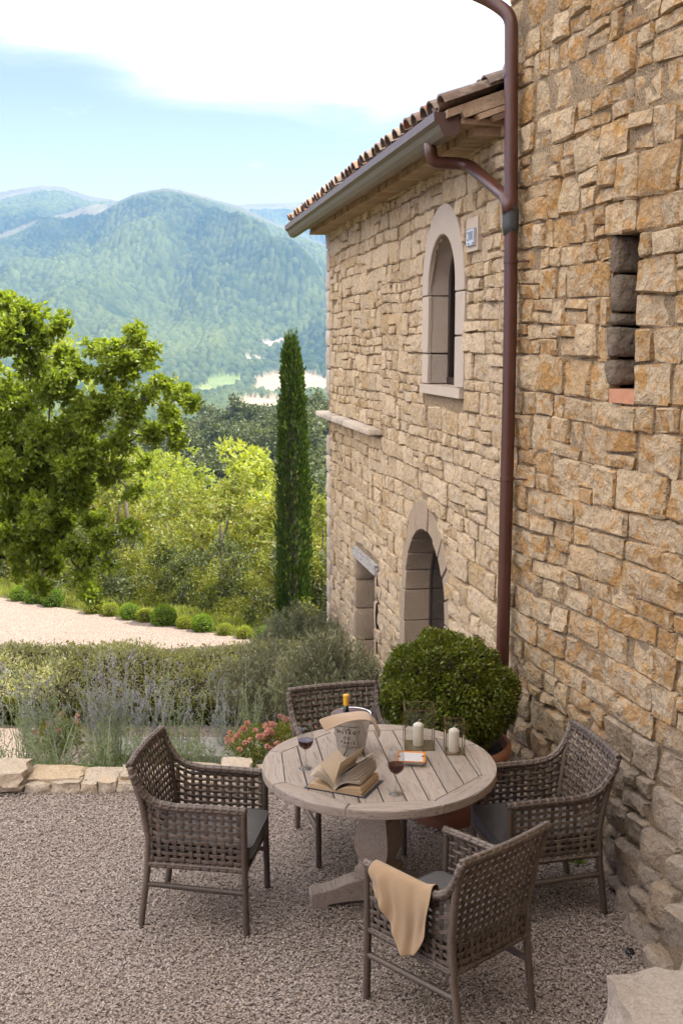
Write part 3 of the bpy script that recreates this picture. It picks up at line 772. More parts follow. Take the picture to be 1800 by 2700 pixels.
MB().add(*wbox(TWp, NS0-.012, NS1-.05, NZ0-.01, NZ0+.062, -.3, .012)).obj('brick_sill', m_brick, tower, recalc=True)
MB().add(*wbox(TWp, NS0-.35, NS0-.004, NZ0, NZ1, -.42, -.05)).obj('niche_jamb', m_niche, tower, recalc=True)
MB().add(*wbox(TWp, NS0-.3, NS1+.3, NZ1+.004, NZ1+.15, -.42, -.05)).obj('niche_lintel', m_niche, tower, recalc=True)
# body of the tower behind its face, running on past the frame towards the viewer, plus an added block
mb = MB(); mb.add(*wbox(TWp, -3.4, .06, -.5, 9.0, -5.0, -.42)); mb.add(*wbox(TWp, -3.4, .06, 5.45, 9.0, -.42, -.0)); mb.add(*wbox(TWp, -11, -3.4, -.5, 9.0, -5.0, .0))
mb.add(*wbox(TWp, .0, .06, -.5, 5.45, -.42, -.03)); mb.box((1.6, -3.3, 4.0), (9.5, 4, 9)); mb.obj('wall_core', m_tower, tower, recalc=True)  # big box: unseen block added behind the camera to shade the foreground

# ---------------------------------------------------------------- lower house wing with the arched openings
house = thing('stone_house', 'lower limestone house with arched window, arched doorway and tiled roof left of the tower', 'building', WWp(3.5, -1.3, -1))
WC, WR, WSP = 1.60, .39, 3.35      # arched window
DC, DR_, DSP = 2.07, .66, .67      # arched door
SD0, SD1, SDZ = 3.98, 4.97, .56    # small doorway
def arc_half(r, zs, zt, z):        # half width of an opening of radius r springing at zs with apex zt
    if z <= zs: return r
    k = (z-zs)/(zt-zs)
    return r*sqrt(max(0, 1-k*k))
def ex_w(z0, z1, outer=True):
    zm = (z0+z1)/2; out = []
    if z1 > 2.52 and z0 < 3.98:
        hw = arc_half(.60 if outer else WR+.02, 3.3, 3.97 if outer else 3.745, max(zm, 2.55))
        if hw > .05: out.append((1.575-hw+(.0 if outer else .03), 1.575+hw))
    if z0 < 1.75 and outer or z0 < 1.33:
        hw = arc_half(.66+(.12 if outer else .02), DSP, 1.57 if outer else 1.34, zm)
        if hw > .05: out.append((DC-hw, DC+hw))
    if z0 < SDZ+(.11 if outer else 0): out.append((SD0-(.06 if outer and z1 > SDZ else 0), SD1+(.1 if outer and z1 > SDZ else 0)))
    
    return out
def wh(z, r): return r.uniform(.10, .17) if z < .9 else (r.uniform(.11, .2) if z < 2 else r.choice([.09, .12, .16, .2]))
def ww(z, h, r): return r.uniform(.16, .42) if z < .9 else h*r.uniform(.8, 2.6)
def warp_w(s, z): return s+.03*mn.noise(Vector((s*1.5, z*1.8, 23))), z+.06*mn.noise(Vector((s*.7, z*.8, 31)))*min(1, abs(z-2.03)*4)+.01*mn.noise(Vector((s*5, z*5, 4)))
cells = layout(.0, 3.76, -1.35, 4.30, wh, ww, ex_w, random.Random(15), .28)
cells += layout(3.76, 6.62, -1.35, 1.99, wh, ww, ex_w, random.Random(17), .28)
cells += layout(3.76, 6.62, 2.07, 4.30, wh, ww, ex_w, random.Random(16), .32)
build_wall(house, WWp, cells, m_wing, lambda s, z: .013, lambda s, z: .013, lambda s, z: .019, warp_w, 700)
# corner quoins, alternately long and short
z = -1.35; k = 0
while z < 4.25:
    h_ = rnd.uniform(.2, .33); z1 = min(z+h_, 4.28)
    if not (z1 > 1.97 and z < 2.08):
        V, F_ = stone_mesh([(6.63, z+.006), (6.87, z+.006), (6.87, z1-.006), (6.63, z1-.006)], .012, .012, .008, 900+k, rnd, .12)
        o = MB().add([WWp(*q) for q in V], F_).obj('quoin', m_quoin, house, True)
    z = z1; k += 1
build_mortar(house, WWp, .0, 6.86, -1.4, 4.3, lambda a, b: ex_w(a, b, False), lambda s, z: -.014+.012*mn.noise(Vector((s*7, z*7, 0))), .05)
mb = MB(); mb.add(*wbox(WWp, .1, 6.85, -1.5, 4.3, -4.5, -.52)); mb.add(*wbox(WWp, 6.80, 6.87, -1.5, 4.3, -.52, -.03)); mb.obj('wall_core', m_wing, house, recalc=True)
# end wall seen edge on: a column of quoins wraps the corner already
# string course ledge
s = 3.76
while s < 6.98:
    w = rnd.uniform(.3, .6); e = min(s+w, 7.0)
    V, F_ = stone_mesh([(s+.004, 2.005), (e-.004, 2.005), (e-.004, 2.068), (s+.004, 2.068)], .13, .004, .012, 950+int(s*10), rnd, .18)
    MB().add([WWp(*q) for q in V], F_).obj('ledge_stone', m_quoin, house, True); s = e
# ring pieces (inner curve/outer curve), extruded through the reveal
def ring_piece(inner, outer, df, db, name, mat, parent):
    n = len(inner); V = []
    for d in (df, db):
        V += [WWp(s, z, d) for s, z in inner]; V += [WWp(s, z, d) for s, z in outer]
    F_ = []
    for i in range(n-1):
        F_.append((i, i+1, n+i+1, n+i)); F_.append((2*n+i, 3*n+i, 3*n+i+1, 2*n+i+1))
        F_.append((i, 2*n+i, 2*n+i+1, i+1)); F_.append((n+i, n+i+1, 3*n+i+1, 3*n+i))
    F_.append((0, n, 3*n, 2*n)); F_.append((n-1, 2*n-1+0, 4*n-1, 3*n-1))
    o = MB().add(V, F_).obj(name, mat, parent, recalc=True); auto_smooth(o, 35)
    b = o.modifiers.new('edge', 'BEVEL'); b.width = .006; b.segments = 1; b.limit_method = 'ANGLE'; b.angle_limit = radians(50)
    return o
win = thing('arched_window', 'tall round-arched window in a pale smooth stone surround', 'window', WWp(WC, 2.55, 0)); del win['category']; del win['label']
win.parent = house; win.matrix_parent_inverse = Matrix.Translation(-WLOC[house.name])
def arch_pts(c, r, zs, zt, t0, t1, n=9):
    return [(c+r*cos(pi*(t0+(t1-t0)*i/n)), zs+(zt-zs)*sin(pi*(t0+(t1-t0)*i/n))) for i in range(n+1)]
g = .004
for (a, b) in ((2.575, 2.96), (2.965, 3.29)):
    ring_piece([(WC-WR, a+g), (WC-WR, b-g)], [(WC-.025-.60, a+g), (WC-.025-.60, b-g)], .014, -.24, 'jamb_stone', m_dress, win)
for (a, b) in ((2.575, 2.82), (2.825, 3.29)):
    ring_piece([(WC+WR, a+g), (WC+WR, b-g)], [(WC-.025+.60, a+g), (WC-.025+.60, b-g)], .014, -.24, 'jamb_stone', m_dress, win)
ring_piece([(WC+WR, 3.294)]+arch_pts(WC, WR, 3.36, 3.745, 0, 1, 20)+[(WC-WR, 3.294)], [(WC+.575, 3.294)]+arch_pts(WC-.025, .60, 3.31, 3.975, 0, 1, 20)+[(WC-.625, 3.294)], .018, -.24, 'arch_stone', m_dress, win)
MB().add(*wbox(WWp, WC-.60, WC+.56, 2.50, 2.572, -.24, .035)).obj('window_sill', m_dress, win, recalc=True)
# frame and glass at the back of the reveal
def frame_arch(c, r, zb, zs, zt, d, w, th_, parent, name='window_frame'):
    inn = [(c+r-w, zb)]+arch_pts(c, r-w, zs, zt-w, 0, 1, 20)+[(c-r+w, zb)]; out = [(c+r, zb)]+arch_pts(c, r, zs, zt, 0, 1, 20)+[(c-r, zb)]
    return ring_piece(inn, out, d+th_, d, name, m_frame, parent)
frame_arch(WC, WR+.004, 2.573, 3.36, 3.749, -.20, .05, .045, win)
MB().add(*wbox(WWp, WC-.02, WC+.02, 2.575, 3.70, -.19, -.165)).obj('mullion', m_frame, win, recalc=True)
MB().add(*wbox(WWp, WC-WR, WC+WR, 2.574, 2.63, -.199, -.15)).obj('bottom_rail', m_frame, win, recalc=True)
def glass_arch(c, r, zb, zs, zt, d, parent):
    pts = [(c+r, zb)]+arch_pts(c, r, zs, zt, 0, 1, 20)+[(c-r, zb)]; n = len(pts)
    V = [WWp(s, z, d) for s, z in pts]+[WWp(s, z, d-.012) for s, z in pts]
    MB().add(V, [tuple(range(n)), tuple(range(n, 2*n))[::-1]]+[(i, n+i, n+(i+1) % n, (i+1) % n) for i in range(n)]).obj('glass_pane', m_dglass, parent, recalc=True)
glass_arch(WC, WR-.01, 2.59, 3.36, 3.73, -.185, win)
# arched doorway
door = thing('arched_doorway', '', '', WWp(DC, -1.2, 0)); del door['category']; del door['label']; door.parent = house; door.matrix_parent_inverse = Matrix.Translation(-WLOC[house.name])
for sd in (1, -1):
    z = -1.3
    for hgt in (.5, .42, .40, .36, .40):
        z1 = min(z+hgt, DSP); w = rnd.choice((.18, .26))
        if z1-z > .05: ring_piece([(DC+sd*DR_, z+.003), (DC+sd*DR_, z1-.003)], [(DC+sd*(DR_+w), z+.003), (DC+sd*(DR_+w), z1-.003)], .012, -.30, 'jamb_stone', m_jamb, door)
        z = z1
nv_ = 11
for k in range(nv_):
    t0, t1 = k/nv_+.003, (k+1)/nv_-.003; ext = .17+.06*sin(pi*(k+.5)/nv_)+rnd.uniform(-.03, .04)
    ring_piece(arch_pts(DC, DR_, DSP, 1.335, t0, t1, 3), arch_pts(DC, DR_+ext*.8, DSP, 1.335+ext, t0, t1, 3), .004+rnd.uniform(-.006, .008), -.30, 'arch_stone', m_jamb, door)
frame_arch(DC, DR_+.004, -1.3, DSP, 1.338, -.26, .05, .035, door, 'door_frame')
glass_arch(DC, DR_-.01, -1.28, DSP, 1.325, -.235, door)
MB().add(*wbox(WWp, DC-.02, DC+.02, -1.28, 1.3, -.232, -.222)).obj('mullion', m_frame, door, recalc=True)
# small rectangular doorway
sdoor = thing('small_doorway', '', '', WWp(4.5, -1.2, 0)); del sdoor['category']; del sdoor['label']; sdoor.parent = house; sdoor.matrix_parent_inverse = Matrix.Translation(-WLOC[house.name])
for sd, s_ in ((1, SD1), (-1, SD0)):
    z = -1.3
    for hgt in (.48, .42, .36, .34, .40):
        z1 = min(z+hgt, SDZ); w = rnd.choice((.10, .2))
        if z1-z > .05:
            V, F_ = stone_mesh([(0, z+.004), (.34, z+.004), (.34, z1-.004), (0, z1-.004)], 0, .012, .012, 1300+int(z*50)+sd, rnd, .1)
            MB().add([WWp(s_-sd*q[2], q[1], .02-q[0]) for q in V], F_).obj('jamb_stone', m_jamb, sdoor, True, recalc=True)
        z = z1
MB().add(*wbox(WWp, SD0-.06, SD1+.10, SDZ, SDZ+.105, -.32, .035)).obj('lintel', m_lintel, sdoor, recalc=True)
MB().add(*wbox(WWp, SD0, SD1, -1.3, SDZ, -.34, -.30)).obj('plank_door', m_frame, sdoor, recalc=True)
# house number
plate = MB(); plate.add(*wbox(WWp, .655, .85, 3.587, 3.705, .035, .046)); po = plate.obj('house_number_plate', m_enamel, house, recalc=True)
def text_mesh(body, size, sx=1.0):
    cu = bpy.data.curves.new('txt', 'FONT'); cu.body = body; cu.size = size; cu.align_x = 'CENTER'; cu.align_y = 'CENTER'; cu.extrude = 0.0
    o = bpy.data.objects.new('txt', cu); COL.objects.link(o); dg = bpy.context.evaluated_depsgraph_get(); me = bpy.data.meshes.new_from_object(o.evaluated_get(dg))
    V = [(v.co.x*sx, v.co.y) for v in me.vertices]; F_ = [tuple(p.vertices) for p in me.polygons]
    bpy.data.objects.remove(o); bpy.data.curves.remove(cu); bpy.data.meshes.remove(me); return V, F_
V, F_ = text_mesh('200', .092, 1.05)
# the wall is read from its left (far) side to its right (near) side: +x of the text runs towards -s
MB().add([WWp(.7525-x, 3.652+y, .0475) for x, y in V], [f for f in F_]).obj('numerals', m_ink, po)
mb = MB(); mb.add(*wbox(WWp, .66, .845, 3.700, 3.703, .046, .0475)); mb.add(*wbox(WWp, .66, .845, 3.589, 3.592, .046, .0475)); mb.add(*wbox(WWp, .657, .660, 3.589, 3.703, .046, .0475)); mb.add(*wbox(WWp, .845, .848, 3.589, 3.703, .046, .0475))
for i in range(4): mb.add(*wbox(WWp, .80-.012*i, .808-.012*i, 3.598, 3.606, .046, .0472)); mb.add(*wbox(WWp, .70-.010*i, .707-.010*i, 3.598, 3.606, .046, .0472))
mb.obj('plate_border', m_ink, po, recalc=True)
MB().add(*wbox(WWp, .62, .88, 3.55, 3.78, -.02, .030)).obj('mortar_patch', m_dress, house, recalc=True)

# eaves: cornice, tiles, gutter
EZ = 4.30
for k in range(46):       # brick corbels under the eave
    s = .22+k*.148
    o = MB().add(*wbox(WWp, s, s+.13, EZ-.06, EZ-.005, -.1, .19+.02*rnd.random())).obj('eave_brick', m_verge, house, recalc=True)
for k in range(34):
    s = .15+k*.2; MB().add(*wbox(WWp, s, s+.19, EZ-.002, EZ+.03, -.4, .30)).obj('eave_slab', m_verge, house, recalc=True)
def roofp(s, t, up=0):   # t metres up the slope from the eave edge
    d = .40-t*cos(radians(20)); return WWp(s, EZ+.075+t*sin(radians(20))+up, d)
MB().add([roofp(.12, 0), roofp(7.05, 0), roofp(7.05, 4.6), roofp(.12, 4.6), roofp(.12, 0, -.05), roofp(7.05, 0, -.05), roofp(7.05, 4.6, -.05), roofp(.12, 4.6, -.05)],
         [(0, 1, 2, 3), (7, 6, 5, 4), (0, 4, 5, 1), (1, 5, 6, 2), (2, 6, 7, 3), (3, 7, 4, 0)]).obj('roof_deck', m_verge, house, recalc=True)
# layered verge boards at the near end
for k in range(3):
    MB().add([roofp(.10-.012*k, .10+.10*k, -.052-.045*k), roofp(.35, .10+.10*k, -.052-.045*k), roofp(.35, 1.6, -.052-.045*k), roofp(.10-.012*k, 1.6, -.052-.045*k),
              roofp(.10-.012*k, .12+.10*k, -.090-.045*k), roofp(.35, .12+.10*k, -.090-.045*k), roofp(.35, 1.6, -.090-.045*k), roofp(.10-.012*k, 1.6, -.090-.045*k)],
             [(0, 1, 2, 3), (7, 6, 5, 4), (0, 4, 5, 1), (1, 5, 6, 2), (2, 6, 7, 3), (3, 7, 4, 0)]).obj('verge_board', m_verge if k != 2 else m_beam, house, recalc=True)
def tile_mesh(cover=True):
    V = []; n = 7; L_ = .42; th_ = .014
    for (t, r0) in ((0, .085 if cover else .08), (L_, .068 if cover else .066)):
        for rr in (r0, r0-th_):
            for i in range(n): a = pi*i/(n-1); V.append((rr*cos(a), t, rr*sin(a)*(.8 if cover else -.6)))
    F_ = []
    for i in range(n-1): F_ += [(i, i+1, 2*n+i+1, 2*n+i), (n+i, 3*n+i, 3*n+i+1, n+i+1), (i, n+i, n+i+1, i+1), (2*n+i, 2*n+i+1, 3*n+i+1, 3*n+i)]
    F_ += [(0, 2*n, 3*n, n), (n-1, 2*n-1, 4*n-1, 3*n-1)]
    return V, F_
tv, tf = tile_mesh(True); tmb = MB(); tmb.v = list(tv); tmb.f = list(tf); tme = tmb.mesh('roof_tile', True, True); tme.set_sharp_from_angle(angle=radians(45)); tme.materials.append(m_tile)
tv, tf = tile_mesh(False); tmb = MB(); tmb.v = list(tv); tmb.f = list(tf); tme2 = tmb.mesh('roof_tile', True, True); tme2.set_sharp_from_angle(angle=radians(45)); tme2.materials.append(m_tile)
xa = -WDv; za = (roofp(0, 1)-roofp(0, 0)).normalized(); na = xa.cross(za).normalized()
if na.z < 0: na = -na; xa = -xa
base = Matrix((xa, za, na)).transposed().to_4x4()
for row in range(3):
    for k in range(36):
        s = .16+k*.195; j = rnd.uniform(-.012, .012)
        for m_, dd in ((tme, .045), (tme2, .055)):
            o = bpy.data.objects.new('roof_tile', m_); p = roofp(s+(0 if m_ is tme else .098), -.05+row*.34+rnd.uniform(-.02, .02)+(0 if m_ is tme else .02), dd+.02*row+rnd.uniform(0, .012))
            link(o, house); o.matrix_parent_inverse = Matrix.Translation(-WLOC[house.name]); o.matrix_basis = Matrix.Translation(p) @ base @ Matrix.Rotation(j*3, 4, 'Z')
    if row == 2: break
# gutter: moulded profile swept along the eave, open on top
prof = [(.31, 4.405), (.31, 4.29), (.36, 4.262), (.405, 4.268), (.43, 4.30), (.445, 4.335), (.475, 4.355), (.478, 4.41), (.47, 4.41), (.468, 4.362), (.438, 4.342), (.40, 4.278), (.36, 4.272), (.318, 4.296), (.318, 4.405)]
n = len(prof); V = [WWp(s, z-.045, d) for s in (.17, 7.2) for d, z in prof]
MB().add(V, [(i, (i+1) % n, n+(i+1) % n, n+i) for i in range(n)]+[tuple(range(n)), tuple(range(n, 2*n))[::-1]]).obj('gutter', m_gutter, house, recalc=True)
for s0_, s1_, mt in ((.158, .169, m_gcap), (7.201, 7.21, m_gcap)):
    pr_ = prof[:8]; V = [WWp(s, z-.045, d) for s in (s0_, s1_) for d, z in pr_]; n8 = 8
    MB().add(V, [tuple(range(8)), tuple(range(8, 16))[::-1]]+[(i, (i+1) % 8, 8+(i+1) % 8, 8+i) for i in range(8)]).obj('gutter_end_cap', mt, house, recalc=True)
def bez(pts, n=10, r=.12):
    """round the corners of a polyline"""
    pts = [Vector(p) for p in pts]; out = [pts[0]]
    for i in range(1, len(pts)-1):
        a, b, c = pts[i-1], pts[i], pts[i+1]; ra = min(r, (a-b).length*.45, (c-b).length*.45); p0 = b+(a-b).normalized()*ra; p2 = b+(c-b).normalized()*ra
        for k in range(n+1): t = k/n; out.append(p0*(1-t)**2+b*2*t*(1-t)+p2*t*t)
    out.append(pts[-1]); return out
def wpix(px, py, d): s, z = on_wall(px, py, WWp, d); return WWp(s, z, d)
# branch pipe from the gutter to the downpipe
bp = bez([wpix(1133, 375, .40), wpix(1138, 428, .38), wpix(1232, 432, .14), wpix(1334, 520, .09), wpix(1341, 560, .09)], 8, .16)
MB().tube(bp, .041, 14).obj('branch_pipe', m_pipe, house, True)
def tpix(px, py, d): s, z = on_wall(px, py, TWp, d); return TWp(s, z, d)
dp = bez([tpix(1240, -22, .28), tpix(1300, 6, .16), tpix(1347, 42, .085), tpix(1347, 200, .085), tpix(1346, 560, .085), tpix(1345, 800, .085), tpix(1340, 1080, .085), tpix(1325, 1680, .085)], 8, .14)
last = dp[-1]; dp.append(last+(last-dp[-2]).normalized()*1.1)
MB().tube(dp, .0425, 16).obj('downpipe', m_pipe, tower, True)
for py_, h_ in ((600, .36),):
    a = tpix(1345, 535, .085); b = tpix(1345, 622, .085); MB().tube([a, a*.75+b*.25, a*.3+b*.7, b], [.044, .052, .052, .044], 16).obj('pipe_collar', m_collar, tower, True)
for py_ in (198, 690, 1262):
    a = tpix(1346 if py_ < 1000 else 1336, py_-5, .085); b = tpix(1346 if py_ < 1000 else 1336, py_+5, .085)
    MB().tube([a, b], .047, 16).tube([(a+b)/2-TDv*.0, TWp(*[(on_wall(1346, py_, TWp, .085))[0]-.09, on_wall(1346, py_, TWp, .085)[1]], -.02)], .006, 6).obj('pipe_bracket', m_pipe, tower)

# ================================================================== LOW EDGING WALL, STEPS, FOREGROUND WALL
curb = thing('low_stone_edging', 'low edging of irregular pale stones along the back of the gravel terrace', 'stone edging', (-.9, 7.1, 0))
mb = MB(); mb.box((-1.6, 7.10, .0), (4.2, .24, .11)); mb.obj('mortar', m_mortar, curb, recalc=True)
def rock(c, d, seed, name, mat, parent=None, rough=.25, sub=3, squ=.6, **kw):
    import bmesh
    bm = bmesh.new(); bmesh.ops.create_cube(bm, size=2); bmesh.ops.subdivide_edges(bm, edges=bm.edges, cuts=sub*2-1, use_grid_fill=True)
    for v in bm.verts:
        p = v.co.copy(); q = p.normalized(); p = p*(1-squ*.5)+q*(squ*.5)*1.25
        nz = mn.noise_vector(Vector((p.x*1.3+seed*7.1, p.y*1.3, p.z*1.3))); nz2 = mn.noise(Vector((p.x*3+seed, p.y*3, p.z*3)))
        p = p+nz*rough+q*nz2*rough*.35
        v.co = Vector((p.x*d[0]/2, p.y*d[1]/2, p.z*d[2]/2))
    me = bpy.data.meshes.new(name); bm.to_mesh(me); bm.free(); me.polygons.foreach_set('use_smooth', [True]*len(me.polygons)); me.set_sharp_from_angle(angle=radians(38)); me.materials.append(mat)
    o = bpy.data.objects.new(name, me); o.location = c; return link(o, parent, kw)
x = -3.4; k = 0
while x < .45:
    w = rnd.uniform(.2, .42); yc = 7.02+.01*(x+1)
    if k % 5 == 3:
        rock((x+w/2, yc+.05, .085), (w*.98, .30, .13), 40+k, 'stone', m_curb, curb, .2)
    else:
        w1 = w*rnd.uniform(.45, .6)
        rock((x+w1/2, yc, .02), (w1*1.0, .16, .10), 60+k, 'stone', m_curb, curb, .2); rock((x+w1+(w-w1)/2, yc, .03), ((w-w1)*1.0, .15, .10), 80+k, 'stone', m_curb, curb, .2)
        rock((x+w/2, yc+.09, .05+rnd.uniform(-.015, .012)), (w*1.0, .25, .09), 100+k, 'stone', m_curb, curb, .3)
    x += w; k += 1
steps = thing('stone_steps', 'grey stone slab steps leading down from the terrace beside the pink roses', 'steps', (-.9, 8.6, -.4))
m_slab = mat_stone('grey_step_slab', (.27, .26, .24), (.24, .22, .19), GREY, .2, None, .006)
for k, (xx, yy, zz_, w) in enumerate(((-.95, 8.35, -.27, 1.0), (-1.25, 8.85, -.45, 1.3), (-.1, 8.45, -.27, .6))):
    rock((xx, yy, zz_), (w, .42, .14), 200+k, 'step_slab', m_slab, steps, .05, squ=.15)
fore = thing('foreground_stone_wall', 'big pale rough rock of a low wall in the bottom right corner', 'rock', (1.35, 4.3, 0))
rock((1.44, 4.30, .035), (.60, .50, .34), 301, 'stone', m_quoin, fore, .3); rock((1.70, 4.40, .06), (.42, .42, .36), 302, 'stone', m_quoin, fore, .16); rock((1.35, 3.85, .04), (.5, .5, .32), 303, 'stone', m_base, fore, .16); rock((1.62, 3.95, .1), (.5, .5, .36), 304, 'stone', m_base, fore, .16)
mb = MB(); mb.box((1.6, 4.08, .0), (.6, .5, .26)); mb.obj('mortar', m_mortar, fore, recalc=True)
cp = unproj(1658, 2510, .02); mb = MB().lathe([(0, -.01), (.018, -.01), (.021, .0), (.021, .018), (.017, .026), (.006, .024), (0, .024)], 16); o = mb.obj('ground_spike_cap', m_black, None, True); o.location = (cp.x, cp.y, .008); o.rotation_euler = (.3, .2, 0); tag(o, 'small black round cap lying on the gravel at lower right', 'cap')

# ================================================================== TABLE
TC = Vector((.194, 5.52)); TR = .602; TZ = .76; TTH = .045; E1 = Vector((.13, -.9915)); E2 = Vector((.9915, .13))
table = thing('round_table', 'round weathered teak pedestal table set with wine glasses, ice bucket and open book', 'table', (TC.x, TC.y, 0))
oct_ = [radians(118+45*k) for k in range(8)]; RO = .535
OV = [(RO*cos(a), RO*sin(a)) for a in oct_]
def clip(poly, a, b):   # keep left of a->b
    out = []
    for i in range(len(poly)):
        p, q = poly[i], poly[(i+1) % len(poly)]
        sp = (b[0]-a[0])*(p[1]-a[1])-(b[1]-a[1])*(p[0]-a[0]); sq = (b[0]-a[0])*(q[1]-a[1])-(b[1]-a[1])*(q[0]-a[0])
        if sp >= 0: out.append(p)
        if sp*sq < 0: t = sp/(sp-sq); out.append((p[0]+(q[0]-p[0])*t, p[1]+(q[1]-p[1])*t))
    return out
# planks are laid out in a frame whose long axis is local y
ang = atan2(-E1.x, -E1.y)*-1
RT = Matrix.Rotation(atan2(E2.y, E2.x), 4, 'Z'); RTi = RT.inverted()
OVl = [tuple((RTi @ Vector((x, y, 0)))[:2]) for x, y in OV]
def plank_obj(poly, name, z0, z1, bev, rot=0.0):
    """the poly is in table-local coords; rot turns the grain direction (local y)"""
    R = Matrix.Rotation(rot, 4, 'Z'); Ri = R.inverted(); pl = [tuple((Ri @ Vector((x, y, 0)))[:2]) for x, y in poly]
    o = MB().prism(pl, z0, z1, bev).obj(name, m_wood, table, recalc=True)
    o.matrix_parent_inverse = Matrix.Identity(4); o.matrix_basis = RT @ R; return o
gaps_x = [-.51, -.396, -.283, -.171, -.059, .052, .157, .262, .368, .467, .545]
for i in range(len(gaps_x)-1):
    a, b = gaps_x[i]+.0035, gaps_x[i+1]-.0035; poly = [(a, -.7), (b, -.7), (b, .7), (a, .7)]
    for k in range(8):
        p, q = OVl[k], OVl[(k+1) % 8]; poly = clip(poly, (p[0]*.994, p[1]*.994), (q[0]*.994, q[1]*.994)) if poly else poly
    if len(poly) > 2: plank_obj(poly, 'plank', TZ-.028, TZ, .0015)
for k in range(8):
    a0 = oct_[k]-atan2(E2.y, E2.x); a1 = a0+radians(45); e = .0022
    outer = [((TR)*cos(a0+e+(a1-a0-2*e)*i/8), (TR)*sin(a0+e+(a1-a0-2*e)*i/8)) for i in range(9)]
    poly = [(RO*cos(a0+e), RO*sin(a0+e))]+outer+[(RO*cos(a1-e), RO*sin(a1-e))]
    # crescent with a straight inner edge: convex
    plank_obj(poly, 'rim_segment', TZ-TTH, TZ+.0008, .006, (a0+a1)/2)
mb = MB(); mb.box((0, 0, TZ-.035), (.9, .07, .012)); mb.box((0, 0, TZ-.055), (.07, .9, .04)); mb.box((0, 0, TZ-.055), (.9, .07, .04)); mb.lathe([(0, TZ-.036), (.50, TZ-.036), (.50, TZ-.031), (0, TZ-.031)], 32)
o = mb.obj('support_frame', m_beam, table); o.matrix_parent_inverse = Matrix.Identity(4); o.matrix_basis = RT
# square baluster pedestal
prof = [(.155, .10), (.205, .10), (.21, .095), (.225, .072), (.24, .074), (.30, .098), (.34, .103), (.40, .097), (.50, .076), (.60, .060), (.66, .056), (.68, .075), (.715, .075)]
V = []; F_ = []; NB = 24
for z, r in prof:
    for k in range(NB):
        a = 2*pi*k/NB; cx, cy = cos(a), sin(a); m = max(abs(cx), abs(cy)); q = .78/m+.22; V.append((cx*q*r, cy*q*r, z))
for i in range(len(prof)-1):
    for k in range(NB): F_.append((i*NB+k, i*NB+(k+1) % NB, (i+1)*NB+(k+1) % NB, (i+1)*NB+k))
F_ += [tuple(range(NB))[::-1], tuple(range((len(prof)-1)*NB, len(prof)*NB))]
o = MB().add(V, F_).obj('pedestal', m_wood, table, recalc=True); o.matrix_parent_inverse = Matrix.Identity(4); o.matrix_basis = Matrix.Rotation(radians(-28), 4, 'Z'); auto_smooth(o, 50)
for k in range(4):
    pr = [(.0, .03), (.0, .155), (.10, .155), (.17, .14), (.24, .112), (.30, .098), (.345, .096), (.362, .085), (.365, .05), (.352, .0), (.29, .0), (.27, .022), (.18, .034), (.08, .036)]
    w = .052; V = [(x, y, z) for y in (-w, w) for x, z in pr]; n = len(pr)
    o = MB().add(V, [tuple(range(n)), tuple(range(n, 2*n))[::-1]]+[(i, (i+1) % n, n+(i+1) % n, n+i) for i in range(n)]).obj('foot', m_wood, table, recalc=True)
    o.matrix_parent_inverse = Matrix.Identity(4); o.matrix_basis = Matrix.Rotation(radians(188+90*k), 4, 'Z'); auto_smooth(o, 30)
    b = o.modifiers.new('edge', 'BEVEL'); b.width = .006; b.segments = 2; b.limit_method = 'ANGLE'; b.angle_limit = radians(50)

# ================================================================== WOVEN CHAIRS
def ribbon(mb, P, N, Wd, hw, th=.0032, strands=3):
    """flat woven strip with raised strands; P centre line, N outward normals, Wd width directions"""
    prof = []
    for k in range(strands):
        c = -1+2*(k+.5)/strands; e = 1/strands
        prof += [(c-e*.95, .25), (c, 1.0), (c+e*.95, .25)]
    prof = [prof[0]]+prof[1:-1]+[prof[-1]]; prof += [(1, -.6), (-1, -.6)]
    n = len(prof); V = []
    for p, nn, w in zip(P, N, Wd):
        for a, h in prof: V.append(p+w*(a*hw)+nn*(h*th))
    F_ = [(i*n+k, i*n+(k+1) % n, (i+1)*n+(k+1) % n, (i+1)*n+k) for i in range(len(P)-1) for k in range(n)]
    F_ += [tuple(range(n))[::-1], tuple(range((len(P)-1)*n, len(P)*n))]; mb.add(V, F_)
def wrapped(pts, r, pitch=.0165, n=10, amp=.0036):
    """a tube wound with cane: ridges every pitch"""
    pts = [Vector(p) for p in pts]; seg = [(pts[i+1]-pts[i]).length for i in range(len(pts)-1)]; L_ = sum(seg); m = max(4, int(L_/pitch)*2); P = []; R = []
    for k in range(m+1):
        d = L_*k/m; i = 0
        while i < len(seg)-1 and d > seg[i]: d -= seg[i]; i += 1
        t = min(1, d/seg[i]); P.append(pts[i].lerp(pts[i+1], t)); R.append(r+(amp if k % 2 else -amp*.4))
    return MB().tube(P, R, n)
